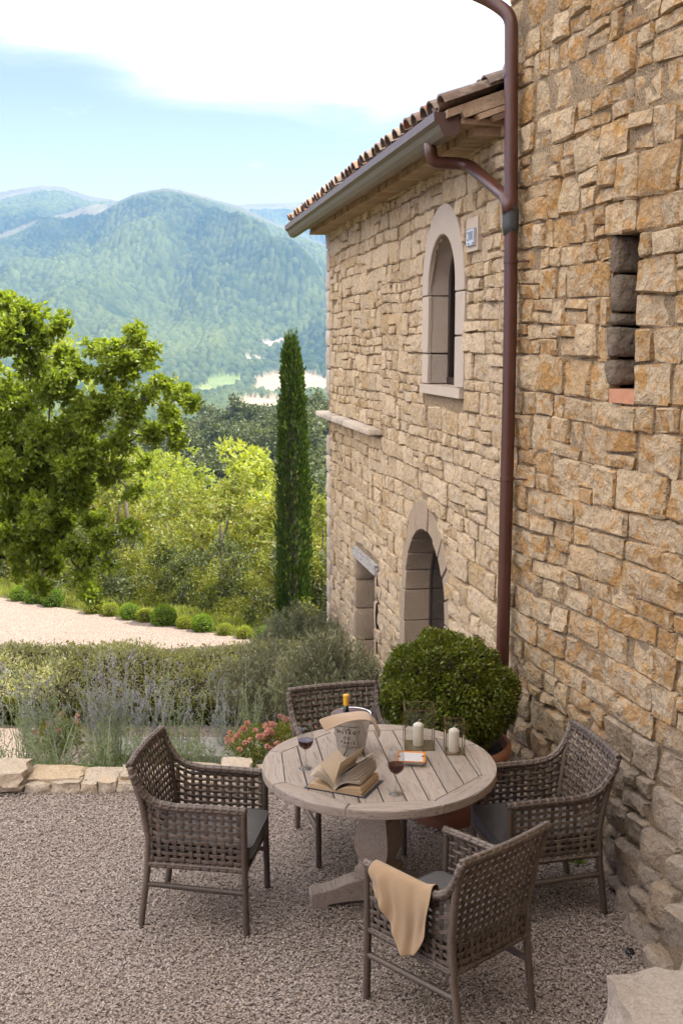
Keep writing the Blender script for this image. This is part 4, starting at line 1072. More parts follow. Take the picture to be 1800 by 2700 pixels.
def rail(pts, r, pitch=.045):
    """a top rail: lengthwise strands, bound by short loops at every stake"""
    mb = MB(); pts = [Vector(p) for p in pts]; seg = [(pts[i+1]-pts[i]).length for i in range(len(pts)-1)]; L_ = sum(seg)
    def at(d):
        i = 0
        while i < len(seg)-1 and d > seg[i]: d -= seg[i]; i += 1
        return pts[i].lerp(pts[i+1], min(1, d/seg[i]))
    m = max(6, int(L_/.025)); P = [at(L_*k/m) for k in range(m+1)]
    for j in range(5):
        a = 2*pi*j/5+.3; up = None; Q = []
        for k in range(m+1):
            t = (P[min(k+1, m)]-P[max(k-1, 0)]).normalized(); u = Vector((0, 0, 1)); u = (u-t*u.dot(t)); u = u.normalized() if u.length > .1 else t.orthogonal().normalized(); b = t.cross(u)
            Q.append(P[k]+u*cos(a)*r*.62+b*sin(a)*r*.62)
        mb.tube(Q, r*.52, 6)
    n = int(L_/pitch)
    for k in range(n+1):
        d = min(L_-.012, max(.012, L_*k/max(1, n))); a, b = at(d-.010), at(d+.010); mb.tube([a, at(d-.006), at(d+.006), b], [r*.9, r*1.16, r*1.16, r*.9], 9)
    return mb
def panel(parent, surf, nu, nv, hw_u, hw_v, name='cane_strip', amp=.0045, skipu=0):
    """woven panel over surf(u,v)->(P,N); nu stakes running along v, nv weavers along u"""
    def frame(u, v):
        P, N = surf(u, v); e = .01
        Pu = surf(min(1, u+e), v)[0]-surf(max(0, u-e), v)[0]; Pv = surf(u, min(1, v+e))[0]-surf(u, max(0, v-e))[0]
        return P, N, Pu.normalized(), Pv.normalized()
    for i in range(nu):
        u = (i+.5)/nu; P = []; N = []; Wd = []; m = nv*2
        for k in range(m+1):
            v = k/m; p, n_, du, dv = frame(u, v); ph = (v*nv-.5); o = amp*cos(pi*ph)*(1 if i % 2 else -1)
            P.append(p+n_*o); N.append(n_); Wd.append(n_.cross(dv).normalized())
        mb = MB(); ribbon(mb, P, N, Wd, hw_u); o = mb.obj(name, m_cane, parent, True)
    for j in range(nv):
        v = (j+.5)/nv; P = []; N = []; Wd = []; m = nu*2
        for k in range(m+1):
            u = k/m; p, n_, du, dv = frame(u, v); ph = (u*nu-.5); o = -amp*cos(pi*ph)*(1 if j % 2 else -1)
            P.append(p+n_*o); N.append(n_); Wd.append(n_.cross(du).normalized())
        mb = MB(); ribbon(mb, P, N, Wd, hw_v); o = mb.obj(name, m_cane, parent, True)
def make_chair(label):
    t = thing('woven_armchair', label, 'chair', (0, 0, 0), 'woven armchairs round the teak table')
    for sx in (-1, 1):
        wrapped([(sx*.268, .275, 0), (sx*.268, .268, .36), (sx*.27, .268, .64)], .0165).obj('leg', m_cane, t, True)
        wrapped([(sx*.245, -.315, 0), (sx*.252, -.268, .30), (sx*.258, -.255, .48), (sx*.272, -.285, .68), (sx*.292, -.335, .855)], .0165).obj('leg', m_cane, t, True)
        wrapped([(sx*.249, -.283, .235), (sx*.268, .27, .225)], .013, .016).obj('stretcher', m_cane, t, True)
        rail([(sx*.27, .285, .65), (sx*.272, .10, .655), (sx*.275, -.10, .655), (sx*.277, -.19, .668), (sx*.28, -.25, .70), (sx*.286, -.30, .765), (sx*.292, -.325, .82)], .0185).obj('arm_rail', m_cane, t, True)
        rail([(sx*.262, .27, .345), (sx*.254, -.262, .345)], .0165).obj('seat_rail', m_cane, t, True)
        def side(u, v, sx=sx):
            y = .262-u*.525; top = .645+(.045*max(0, (u-.8)/.2)**1.5); z = .36+(top-.36)*v; x = sx*(.266-.008*u+.006*v+.010*sin(pi*v)*0)
            return Vector((x, y, z)), Vector((sx, 0, 0))
        panel(t, side, 12, 9, .0112, .0085)
    def back(u, v):
        x0 = -.257+u*.514; z = .36+.49*v; w = 1+.12*v; bow = -.018*sin(pi*u)
        yb = np.interp(z, [.36, .48, .68, .86], [-.262, -.255, -.285, -.337]); return Vector((x0*w, float(yb)+bow, z)), Vector((0, -1, -.1)).normalized()
    panel(t, back, 15, 14, .0108, .0108)
    rail([(-.294, -.338, .86), (-.15, -.352, .862), (0, -.357, .862), (.15, -.352, .862), (.294, -.338, .86)], .0175).obj('back_rail', m_cane, t, True)
    rail([(-.254, -.262, .345), (.254, -.262, .345)], .0165).obj('seat_rail', m_cane, t, True)
    rail([(-.262, .27, .345), (.262, .27, .345)], .0165).obj('seat_rail', m_cane, t, True)
    def front(u, v): return Vector((-.255+.51*u, .272, .355+.06*v)), Vector((0, 1, 0))
    panel(t, front, 12, 2, .0112, .0112)
    # seat deck and cushion
    mb = MB(); mb.box((0, 0, .375), (.50, .53, .02)); mb.obj('seat_deck', m_cane, t)
    V = []; F_ = []; nx, ny = 12, 12
    for lay in (0, 1):
        for j in range(ny+1):
            for i in range(nx+1):
                u = i/nx*2-1; v = j/ny*2-1; e = (1-abs(u)**6)*(1-abs(v)**6); x = u*.243; y = .025+v*.275
                if abs(u) > .99 and abs(v) > .99: x *= .965; y = .025+v*.275*.965
                z = .425+(.030+.018*e if lay else -.030-.005*e)-(.02*max(0, v-.8) if 1 else 0)
                V.append((x, y, z+.003*sin(5*x*7+y*9)*e))
    n_ = (nx+1)*(ny+1)
    for lay in (0, 1):
        for j in range(ny):
            for i in range(nx):
                a = lay*n_+j*(nx+1)+i; q = (a, a+1, a+nx+2, a+nx+1); F_.append(q if lay else q[::-1])
    ring = [i for i in range(nx+1)]+[j*(nx+1)+nx for j in range(1, ny+1)]+[ny*(nx+1)+i for i in range(nx-1, -1, -1)]+[j*(nx+1) for j in range(ny-1, 0, -1)]
    for k in range(len(ring)):
        a, b = ring[k], ring[(k+1) % len(ring)]; F_.append((a, b, n_+b, n_+a))
    cu = MB().add(V, F_).obj('seat_cushion', m_cush, t, True); cu.data.set_sharp_from_angle(angle=radians(60))
    P = [Vector(V[n_+k])+Vector((0, 0, -.0)) for k in ring]; P.append(P[0]); MB().tube(P, .004, 6).obj('piping', m_cush, cu, True)
    return t
chair1 = make_chair('grey-brown woven armchair on the left of the table, seen from its side')
def place(c, x, y, deg, label):
    c.location = (x, y, 0); c.rotation_euler = (0, 0, radians(deg-90)); c.scale = (.94, .93, 1); c['label'] = label; WLOC[c.name] = Vector(c.location)
chair2 = copy_tree(chair1); chair3 = copy_tree(chair1); chair4 = copy_tree(chair1)
place(chair1, -.687, 5.45, -8, 'woven armchair left of the round table, seen from its side with an empty grey seat')
place(chair2, .47, 4.60, 132, 'woven armchair nearest the camera, seen from behind with a tan napkin over its arm')
place(chair3, 1.012, 5.53, 193, 'woven armchair right of the table, standing against the rough stone wall')
place(chair4, .04, 6.20, -73, 'woven armchair behind the table, its backrest showing beyond the ice bucket')

# ================================================================== CLOTHS
def cloth(name, G, mat, th=.0025, parent=None, sub=2):
    """G: rows of points; thick sheet, smoothed"""
    V = []; F_ = []; nr = len(G); nc = len(G[0])
    for r in G: V += [Vector(p) for p in r]
    for j in range(nr-1):
        for i in range(nc-1): a = j*nc+i; F_.append((a, a+1, a+nc+1, a+nc))
    o = MB().add(V, F_).obj(name, mat, parent, True)
    s = o.modifiers.new('sub', 'SUBSURF'); s.levels = sub; s.render_levels = sub; q = o.modifiers.new('th', 'SOLIDIFY'); q.thickness = th; q.offset = 0; return o
def lerpG(rows, n):   # interpolate each row of control points to n samples
    out = []
    for r in rows:
        r = [Vector(p) for p in r]; m = len(r)-1; o = []
        for k in range(n):
            t = k/(n-1)*m; i = min(int(t), m-1); o.append(r[i].lerp(r[i+1], t-i))
        out.append(o)
    return out
# napkin over the near chair's left arm, in chair coordinates (its arm runs along local y at x=-.272, z=.675)
CM = Matrix.Translation(chair2.location) @ Matrix.Rotation(radians(132-90), 4, 'Z') @ Matrix.Diagonal((.94, .93, 1, 1))
rows = []
NA = 15
for i in range(NA):
    a = i/(NA-1); y = .215-a*.38
    drop = np.interp(a, [0, .18, .38, .62, .85, 1], [.085, .14, .22, .325, .28, .19]); inn = np.interp(a, [0, .3, .7, 1], [.01, .04, .085, .10])
    fold = .022*abs(sin(a*8.5))**.7+.009*sin(a*31+1); skew = -.05*a
    zt = .684+(.02*max(0, a-.85)/.15)
    row = [(-.238+.002, y-.01, zt-.02-inn), (-.243, y-.005, zt-.018), (-.252, y, zt-.002), (-.272, y, zt+.003), (-.292, y, zt-.004)]
    for k in range(1, 8):
        t = k/7; row.append((-.298-.012*t-fold*(.3+t)-.006*sin(t*6), y+skew*t*.6+.012*sin(t*5+a*4)-.10*t*(a-.5)*-1*.4, zt-.012-drop*t))
    rows.append([CM @ Vector(p) for p in row])
o = cloth('tan_napkin', rows, m_linen); tag(o, 'tan linen napkin draped over the left arm of the nearest woven chair', 'napkin')

# ================================================================== THINGS ON THE TABLE
bk = Vector((.052, 5.675, TZ))
bucket = thing('ice_bucket', 'steel wine bucket lettered BISTROT DE PARIS with a cloth over its rim', 'ice bucket', bk)
BH = .215; r0, r1 = .070, .104
mb = MB().lathe([(0, .0), (r0-.004, .0), (r0, .004), (r1, BH-.006), (r1+.003, BH-.004), (r1+.0035, BH-.001), (r1+.001, BH+.001), (r1-.002, BH-.001)], 48)
o = mb.obj('bucket_body', m_steel, bucket, True); o.data.set_sharp_from_angle(angle=radians(60)); o.matrix_parent_inverse = Matrix.Identity(4)
o = MB().lathe([(r1-.0032, BH-.0005), (r1-.0045, BH-.010), (r0-.0045, .012), (0, .0125)], 40).obj('shaded_bucket_inside', m_gcap, bucket, True); o.matrix_parent_inverse = Matrix.Identity(4)  # inner wall, coloured dark to stand for the shade inside the bucket
def bpt(th, z, dr=.0008): r = r0+(r1-r0)*z/BH+dr; return (r*sin(th), -r*cos(th), z)
def btext(body, size, z, off=-.30, sx=1.0):
    V, F_ = text_mesh(body, size, sx); rr = r0+(r1-r0)*z/BH
    o = MB().add([bpt(off+x/rr, z+y) for x, y in V], F_).obj('lettering', m_frame, bucket); o.matrix_parent_inverse = Matrix.Identity(4)
btext('B I S T R O T', .024, .138, -.22); btext('D E', .022, .108, -.30); btext('P A R I S', .022, .080, -.26)
btext('MAISON FONDEE', .0115, .172, -.22, 1.25); btext('EN 1888', .0085, .160, -.28, 1.2); btext('LES VINS ET CHAMPAGNES', .0085, .055, -.2)
for (z, a0, a1) in ((.153, -.5, .0), (.064, -.55, .1), (.046, -.42, .1)):
    mb = MB()
    for k in range(12):
        t0 = a0+(a1-a0)*k/12; t1 = a0+(a1-a0)*(k+1)/12; mb.add([bpt(t0, z), bpt(t1, z), bpt(t1, z+.0012), bpt(t0, z+.0012)], [(0, 1, 2, 3)])
    o = mb.obj('printed_rule', m_frame, bucket); o.matrix_parent_inverse = Matrix.Identity(4)
for sx in (-1, 1):
    mb = MB().tube([(sx*.098, -.0, .178), (sx*.118, -.0, .182), (sx*.126, -.0, .176)], [.005, .009, .010], 10).tube([(sx*.126, -.018, .176), (sx*.128, -.014, .162), (sx*.129, 0, .148), (sx*.128, .014, .162), (sx*.126, .018, .176)], .0065, 8)
    o = mb.obj('handle', m_steel, bucket, True); o.matrix_parent_inverse = Matrix.Identity(4)
bt = thing('wine_bottle', 'dark wine bottle with yellow foil neck standing in the steel bucket', 'bottle', bk+Vector((-.028, .035, .012)))
mb = MB().lathe([(0, 0), (.034, 0), (.037, .004), (.037, .155), (.034, .172), (.020, .196), (.0145, .212), (.0135, .245), (0, .245)], 28); o = mb.obj('bottle_body', m_bottle, bt, True); o.matrix_parent_inverse = Matrix.Identity(4)
mb = MB().lathe([(.0138, .238), (.0145, .238), (.0145, .283), (.0158, .284), (.0158, .293), (.0148, .295), (0, .296)], 24); o = mb.obj('foil_capsule', m_capy, bt, True); o.matrix_parent_inverse = Matrix.Identity(4); o.data.set_sharp_from_angle(angle=radians(40))
# folded cloth across the bucket rim
def r3(x, y, Y): return at_y(680+x/2.1778, 1650+y/2.1778, Y)
top_ = [r3(346, 540, 5.555), r3(392, 524, 5.575), r3(450, 508, 5.60), r3(530, 497, 5.635), r3(618, 487, 5.66), r3(650, 512, 5.67), r3(680, 560, 5.655), r3(702, 604, 5.65)]
bot_ = [r3(386, 608, 5.515), r3(425, 588, 5.53), r3(480, 565, 5.548), r3(545, 541, 5.560), r3(652, 538, 5.572), r3(662, 566, 5.575), r3(676, 600, 5.58), r3(694, 648, 5.585)]
rows = []
for k in range(5):
    t = k/4; rows.append([a.lerp(b, t)+Vector((0, 0, .006*sin(pi*t)*(1 if 1 < i < 6 else .3))) for i, (a, b) in enumerate(zip(top_, bot_))])
o = cloth('folded_napkin', rows, m_linen2, .004, sub=2); tag(o, 'pale tan folded napkin laid over the rim of the steel bucket', 'napkin')
for md in o.modifiers:
    if md.type == 'SUBSURF': md.subdivision_type = 'CATMULL_CLARK'

def wine_glass(x, y, label, level=.148):
    g = thing('wine_glass', label, 'wine glass', (x, y, TZ), 'glasses of red wine on the table')
    outp = [(0, .0), (.036, .0), (.037, .0015), (.02, .005), (.006, .010), (.0042, .02), (.0038, .07), (.0045, .092), (.012, .100), (.028, .112), (.038, .130), (.0415, .150), (.040, .178), (.0365, .205), (.0335, .226)]
    inn = [(.0325, .226), (.0355, .205), (.039, .178), (.0405, .150), (.037, .131), (.027, .114), (.012, .103), (0, .101)]
    o = MB().lathe(outp+inn, 36).obj('bowl_and_stem', m_glass, g, True); o.matrix_parent_inverse = Matrix.Identity(4)
    o = MB().lathe([(0, .1015), (.0118, .1035), (.0265, .1145), (.0365, .1315), (.0395, level-.002), (.0396, level), (0, level)], 36).obj('wine', m_wine, g, True); o.matrix_parent_inverse = Matrix.Identity(4); o.data.set_sharp_from_angle(angle=radians(50))
wine_glass(-.182, 5.455, 'glass of red wine at the left of the table, between the bucket and the rim', .150)
wine_glass(.262, 5.125, 'glass of red wine near the front of the table, right of the open book', .150)

# open book
SPN = Vector((-.035, 5.136, TZ)); bv = Vector((.40, .917, 0)).normalized(); bw = Vector((bv.y, -bv.x, 0))
book = thing('open_book', 'thick old open book with fanned tan pages lying on the table front', 'book', SPN)
def bkp(w, v, z): return SPN+bw*w+bv*v+Vector((0, 0, z))
def bkobj(mb, name, mat, smooth=False): o = mb.obj(name, mat, book, smooth, recalc=True); return o
for a, b, tilt in ((-.158, -.012, .0), (.012, .165, .0)):
    MB().add([bkp(*q) for q in ((a, -.006, .001), (b, -.006, .001), (b, .232, .001), (a, .232, .001), (a, -.006, .004), (b, -.006, .004), (b, .232, .004), (a, .232, .004))], [(0, 1, 2, 3), (4, 5, 6, 7), (0, 1, 5, 4), (1, 2, 6, 5), (2, 3, 7, 6), (3, 0, 4, 7)]).obj('cover', m_cover, book, recalc=True)
MB().add([bkp(*q) for q in ((-.012, -.006, .001), (.012, -.006, .001), (.012, .232, .001), (-.012, .232, .001), (-.012, -.006, .004), (.012, -.006, .004), (.012, .232, .004), (-.012, .232, .004))], [(0, 1, 2, 3), (4, 5, 6, 7), (0, 1, 5, 4), (1, 2, 6, 5), (2, 3, 7, 6), (3, 0, 4, 7)]).obj('spine', m_cover, book, recalc=True)
def leafcurve(sgn, rise, reach, curl, n=8, l=.150):
    """profile from the gutter: leaves climb then fall outward"""
    return [(sgn*(l*t*reach), .005+rise*(sin(pi*min(1, t*1.0)*.5)**.8)*(1)-curl*t*t) for t in [i/n for i in range(n+1)]]
def slab(pa, pb, name, mat, v0=0, v1=.222):
    n = len(pa); V = [bkp(w, v, z) for v in (v0, v1) for (w, z) in pa]+[bkp(w, v, z) for v in (v0, v1) for (w, z) in pb]; F_ = []
    for i in range(n-1): F_ += [(i, i+1, n+i+1, n+i), (2*n+i, 3*n+i, 3*n+i+1, 2*n+i+1), (i, 2*n+i, 2*n+i+1, i+1), (n+i, n+i+1, 3*n+i+1, 3*n+i)]
    F_ += [(0, n, 3*n, 2*n), (n-1, 3*n-1, 4*n-1, 2*n-1)]
    o = MB().add(V, F_).obj(name, mat, book, recalc=True); auto_smooth(o, 30); return o
# left block, low
for k in range(4):
    z0, z1 = .005+.0055*k, .005+.0055*(k+1)-.0008
    pa = [(-.144*t+.004*k*t, z0*t+.004*(1-t)+.010*sin(pi*t)*k/4) for t in [i/8 for i in range(9)]]; pb = [(-.144*t+.004*k*t, z1*t+.004*(1-t)+.010*sin(pi*t)*(k+1)/4) for t in [i/8 for i in range(9)]]
    slab(pa, pb, 'page_block', m_paper2)
for k in range(15):
    z0, z1 = .005+.0027*k, .005+.0027*(k+1)-.0007; sh = rnd.uniform(-.007, .004)-.0006*k; vv = rnd.uniform(-.003, .002)
    pa = [((.147+sh)*t, z0*t+.004*(1-t)+.014*sin(pi*t)*k/15) for t in [i/8 for i in range(9)]]; pb = [((.147+sh)*t, z1*t+.004*(1-t)+.014*sin(pi*t)*(k+1)/15) for t in [i/8 for i in range(9)]]
    slab(pa, pb, 'page_block', m_paper2, vv, .222+vv)
def leaf(angs, l=.150, th=.0012, v0=.002, v1=.220, base=(0, .006), twist=0, name='page', mat=None):
    """angs: heading angle along the leaf (from +w axis), in degrees"""
    n = 8; w, z = base; pa = [(w, z)]
    for i in range(n):
        a = radians(np.interp(i/(n-1), np.linspace(0, 1, len(angs)), angs)); w += l/n*cos(a); z += l/n*sin(a); pa.append((w, z))
    pb = []
    for i, (w, z) in enumerate(pa):
        q = pa[min(i+1, n)]; p = pa[max(i-1, 0)]; dx, dz = q[0]-p[0], q[1]-p[1]; L_ = sqrt(dx*dx+dz*dz); pb.append((w-dz/L_*th, z+dx/L_*th))
    nn = len(pa); V = []
    for v, tw in ((v0, 0), (v1, twist)):
        V += [bkp(w+tw*(i/n), v, z+abs(tw)*.3*(i/n)) for i, (w, z) in enumerate(pa)]
    for v, tw in ((v0, 0), (v1, twist)):
        V += [bkp(w+tw*(i/n), v, z+abs(tw)*.3*(i/n)) for i, (w, z) in enumerate(pb)]
    F_ = []
    for i in range(nn-1): F_ += [(i, i+1, nn+i+1, nn+i), (2*nn+i, 3*nn+i, 3*nn+i+1, 2*nn+i+1), (i, 2*nn+i, 2*nn+i+1, i+1), (nn+i, nn+i+1, 3*nn+i+1, 3*nn+i)]
    F_ += [(0, nn, 3*nn, 2*nn), (nn-1, 3*nn-1, 4*nn-1, 2*nn-1)]
    o = MB().add(V, F_).obj(name, mat or m_paper, book, recalc=True); auto_smooth(o, 30); return o
# fanned pages on the right
for k, (a0, a1) in enumerate(((60, 5), (62, 8), (64, 11), (66, 12), (69, 17), (72, 18), (75, 23), (78, 25), (80, 31), (83, 36), (85, 38), (88, 46))):
    leaf([a0, (a0+a1)/2-4, a1, a1-6], .152, .0009, twist=.004*k, base=(.002-.0004*k, .010))
# left leaves
for a0, a1 in ((120, 172), (116, 168), (112, 160), (106, 150)):
    leaf([a0, (a0+a1)/2+6, a1, a1+4], .148, .0009, base=(-.002, .009))
# two standing leaves
leaf([100, 118, 132, 136], .150, .001, base=(-.001, .010), twist=.0); leaf([88, 78, 74, 72], .152, .001, base=(.001, .010), twist=.03)

# ashtray
ac = (unproj(680+878/2.1778, 1650+762/2.1778, TZ+.02)); ash = thing('square_ashtray', 'square orange and white glazed ceramic ashtray beside the larger lantern', 'ashtray', (ac.x-.0, ac.y, TZ))
AR = Matrix.Rotation(radians(-6), 4, 'Z')
def sqring(pf, name, mat):
    V = []; 
    for h, z in pf:
        for x, y in ((-1, -1), (1, -1), (1, 1), (-1, 1)): V.append((AR @ Vector((x*h, y*h, z))))
    F_ = [(i*4+k, i*4+(k+1) % 4, (i+1)*4+(k+1) % 4, (i+1)*4+k) for i in range(len(pf)-1) for k in range(4)]
    if pf[0][0] < .0001 or name == 'tray_body': F_.append((3, 2, 1, 0))
    F_.append(tuple(range(len(V)-4, len(V))))
    o = MB().add(V, F_).obj(name, mat, ash); o.matrix_parent_inverse = Matrix.Identity(4); return o
sqring([(.048, 0), (.060, .010), (.073, .026), (.0735, .029)], 'tray_body', m_white)
V = []
for h, z in ((.074, .028), (.074, .031), (.048, .027), (.046, .014)):
    for x, y in ((-1, -1), (1, -1), (1, 1), (-1, 1)): V.append(AR @ Vector((x*h, y*h, z)))
o = MB().add(V, [(i*4+k, i*4+(k+1) % 4, (i+1)*4+(k+1) % 4, (i+1)*4+k) for i in range(3) for k in range(4)]).obj('orange_rim', m_orange, ash); o.matrix_parent_inverse = Matrix.Identity(4)
sqring([(.046, .0135), (.0465, .0142)], 'tray_floor', m_white)
for mt, pts, nm in ((m_lav, [(-.03, -.034), (.03, -.034), (.034, -.002), (-.034, -.002)], 'painted_panel'), (m_redb, [(-.026, -.036), (.02, -.038), (.026, -.022), (.0, -.016), (-.02, -.02)], 'painted_flower'), (m_orange, [(-.012, -.034), (.010, -.034), (.012, -.024), (-.010, -.024)], 'painted_flower')):
    zz_ = {'painted_panel': .0147, 'painted_flower': .0152}[nm]+(.0004 if mt is m_orange else 0); o = MB().add([AR @ Vector((x, y+.004, zz_)) for x, y in pts], [tuple(range(len(pts)))]).obj(nm, mt, ash); o.matrix_parent_inverse = Matrix.Identity(4)
for sx in (-1, 1):
    o = MB().box((sx*.062, .005, .0305), (.018, .006, .003)).obj('dark_notch', m_frame, ash); o.matrix_parent_inverse = Matrix.Identity(4)

# lanterns with candles
def lantern(x0, x1, yf, h, dep, label, clabel, cr, ch):
    w = x1-x0; cx = (x0+x1)/2; L0 = thing('glass_lantern', label, 'lantern', (cx, yf+dep/2, TZ), 'brass and glass candle lanterns'); b = .0045
    hx, hy = w/2, dep/2
    for sx in (-1, 1):
        for sy in (-1, 1):
            o = MB().box((sx*(hx-b/2), sy*(hy-b/2), h/2), (b, b, h)).obj('corner_post', m_brass, L0); o.matrix_parent_inverse = Matrix.Identity(4)
    for z in (b/2, h-b/2*.6):
        for (c, d) in (((0, -hy+b/2, z), (w-2*b, b, b)), ((0, hy-b/2, z), (w-2*b, b, b)), ((-hx+b/2, 0, z), (b, dep-2*b, b)), ((hx-b/2, 0, z), (b, dep-2*b, b))):
            o = MB().box(c, d if z < .1 else (d[0], d[1], b*.6)).obj('frame_bar', m_brass, L0); o.matrix_parent_inverse = Matrix.Identity(4)
    o = MB().box((0, 0, .003), (w-2*b-.001, dep-2*b-.001, .003)).obj('floor_plate', m_mirrorb, L0); o.matrix_parent_inverse = Matrix.Identity(4)
    for (c, d) in (((0, -hy+.0022, h/2), (w-2*b, .0012, h-2*b)), ((0, hy-.0022, h/2), (w-2*b, .0012, h-2*b)), ((-hx+.0022, 0, h/2), (.0012, dep-2*b, h-2*b)), ((hx-.0022, 0, h/2), (.0012, dep-2*b, h-2*b))):
        o = MB().box(c, d).obj('glass_pane', m_pane, L0); o.matrix_parent_inverse = Matrix.Identity(4)
    cd = thing('pillar_candle', clabel, 'candle', (cx-.002, yf+dep/2, TZ+.005), 'white pillar candles')
    o = MB().lathe([(0, 0), (cr-.001, 0), (cr, .002), (cr, ch*.86), (cr*.93, ch*.90), (cr*.6, ch*.955), (cr*.2, ch*.995), (0, ch)], 32).obj('wax', m_wax, cd, True); o.matrix_parent_inverse = Matrix.Identity(4)
    o = MB().tube([(0, 0, ch-.003), (.001, 0, ch+.006), (.006, 0, ch+.012), (.011, 0, ch+.015)], .0012, 6).obj('wick', m_wax, cd, True); o.matrix_parent_inverse = Matrix.Identity(4)
lantern(.335, .495, 5.700, .222, .155, 'taller brass-edged glass lantern behind the ashtray', 'white pillar candle inside the taller glass lantern', .0285, .128)
lantern(.545, .648, 5.633, .170, .105, 'smaller brass-edged glass lantern at the right of the table', 'white pillar candle inside the smaller glass lantern', .0285, .128)

# ================================================================== PLANTS
def unit(v): return v/np.maximum(np.linalg.norm(v, axis=-1, keepdims=True), 1e-9)
def leaf_arrays(C, D, L_, W_, R=None, fold=.25):
    """folded rhombic leaves: base point C, direction D, length L, width W"""
    R = R or NR; n = len(C); D = unit(D); up = unit(R.normal(0, 1, (n, 3))); S = unit(np.cross(D, up)); Nn = np.cross(S, D)
    L_ = np.broadcast_to(L_, (n,))[:, None]; W_ = np.broadcast_to(W_, (n,))[:, None]
    mid = C+D*L_*.52
    V = np.stack([C, mid+S*W_*.5+Nn*W_*fold, C+D*L_, mid-S*W_*.5+Nn*W_*fold], 1)
    return V.reshape(-1, 3)
def leaf_faces(n):
    b = (np.arange(n)*4)[:, None, None]; return (b+np.array([(0, 1, 2), (0, 2, 3)])[None]).reshape(-1, 3)
def leaf_mesh(name, C, D, L_, W_, R=None, fold=.25):
    V = leaf_arrays(C, D, L_, W_, R, fold); return mesh_np(name, V, leaf_faces(len(C)))
def rosettes(C, A, m, spread, R):
    """m leaf directions round axis A at every centre C"""
    n = len(C); C2 = np.repeat(C, m, 0); A2 = np.repeat(unit(A), m, 0); D = unit(A2*R.uniform(.1, 1.0, (n*m, 1))+R.normal(0, spread, (n*m, 3))); return C2, D
def lump_points(centres, radii, n, R, shell=.55):
    """points in lumpy clusters; more towards the outside"""
    centres = np.asarray(centres); radii = np.asarray(radii); w = radii**2; w = w/w.sum(); k = R.choice(len(centres), n, p=w); d = unit(R.normal(0, 1, (n, 3)))
    r = (shell+(1-shell)*R.random(n)**.6)*R.uniform(.85, 1.1, n); return centres[k]+d*(radii[k]*r)[:, None], d
def sub_lumps(c, r, m, R, f=.42):
    d = unit(R.normal(0, 1, (m, 3))); rr = R.uniform(.45, .95, m)[:, None]*np.asarray(r); return np.asarray(c)+d*rr, np.full(m, 1.0)*np.mean(r)*f*R.uniform(.7, 1.25, m)
def limb(mb, a, b, ra, rb, R, n=7, wob=.08, seg=5, sag=0.0):
    a, b = Vector(a), Vector(b); L_ = (b-a).length; P = []; off = Vector((0, 0, 0)); rr = []
    for i in range(seg+1):
        t = i/seg; o = Vector(R.normal(0, wob*L_/3, 3)) if 0 < i < seg else Vector((0, 0, 0)); P.append(a.lerp(b, t)+o+Vector((0, 0, sag*sin(pi*t)*L_))); rr.append(ra+(rb-ra)*t)
    mb.tube(P, rr, n); return P

# ---- the big oak at the left edge
R = np.random.default_rng(11)
oak = thing('oak_tree', 'big bright leafy oak reaching into the picture from the left edge', 'tree', (-6.4, 13.2, -1.3))
OB = [(-40, 840, 12.2, 95), (40, 860, 12.0, 70), (20, 800, 12.2, 42), (60, 835, 11.9, 30), (110, 905, 12.0, 42), (165, 865, 11.9, 32), (160, 935, 12.4, 36), (250, 915, 12.2, 30), (300, 925, 12.0, 38), (365, 895, 11.8, 34), (395, 925, 11.9, 24), (350, 960, 12.2, 40), (285, 985, 12.2, 45),
      (200, 985, 12.3, 50), (130, 1040, 12.2, 58), (40, 1060, 12.6, 66), (430, 1005, 11.9, 34), (470, 1035, 11.8, 30), (505, 1055, 11.7, 20), (390, 1050, 12.1, 42), (320, 1075, 12.2, 52), (230, 1095, 12.3, 62), (440, 1085, 12.0, 20), (460, 1150, 12.3, 30), (405, 1140, 12.2, 40), (340, 1165, 12.4, 50), (240, 1190, 12.5, 66), (130, 1150, 12.4, 70), (30, 1170, 12.8, 80),
      (300, 1250, 12.5, 46), (200, 1290, 12.6, 62), (90, 1270, 12.6, 78), (0, 1330, 12.9, 80), (380, 1220, 12.6, 30), (250, 1370, 12.7, 44), (160, 1400, 12.8, 56), (70, 1410, 12.9, 66), (-20, 1460, 13.0, 60), (240, 1455, 12.6, 36), (290, 1490, 12.4, 30), (210, 1520, 12.5, 30), (130, 1490, 12.9, 44), (60, 1500, 13.0, 36), (10, 1240, 12.3, 70), (110, 1340, 12.2, 60), (190, 1230, 12.2, 50), (20, 1400, 12.3, 60), (180, 1450, 12.3, 40), (340, 1300, 12.3, 30), (330, 1400, 12.3, 34), (270, 1410, 12.2, 34), (100, 1540, 12.4, 26), (240, 1560, 12.2, 24), (170, 1000, 12.0, 40), (80, 960, 12.0, 36), (-150, 900, 12.6, 150), (-320, 800, 13.2, 230), (-180, 1130, 13, 170), (-300, 1350, 13, 180), (-130, 1380, 13.2, 110), (-450, 1050, 13, 260), (-520, 700, 13.4, 230)]
lc = []; lr = []; mbk = MB(); troot = Vector((-6.4, 13.2, -1.5)); fork = [Vector((-6.3, 13.1, .6)), Vector((-5.6, 12.9, 1.5)), Vector((-5.2, 12.9, .4)), Vector((-5.6, 12.9, 2.6))]
mbk.tube([troot, troot+Vector((.05, 0, 1)), fork[0]], [.26, .22, .19], 12)
for f_ in fork[1:]: limb(mbk, fork[0], f_, .16, .10, R, wob=.04)
OBW = sorted([(at_y(px, py, yy), rp*yy/F) for px, py, yy, rp in OB], key=lambda q: (q[0]-fork[0]).length)
placed = [(f_, .085) for f_ in fork[1:]]
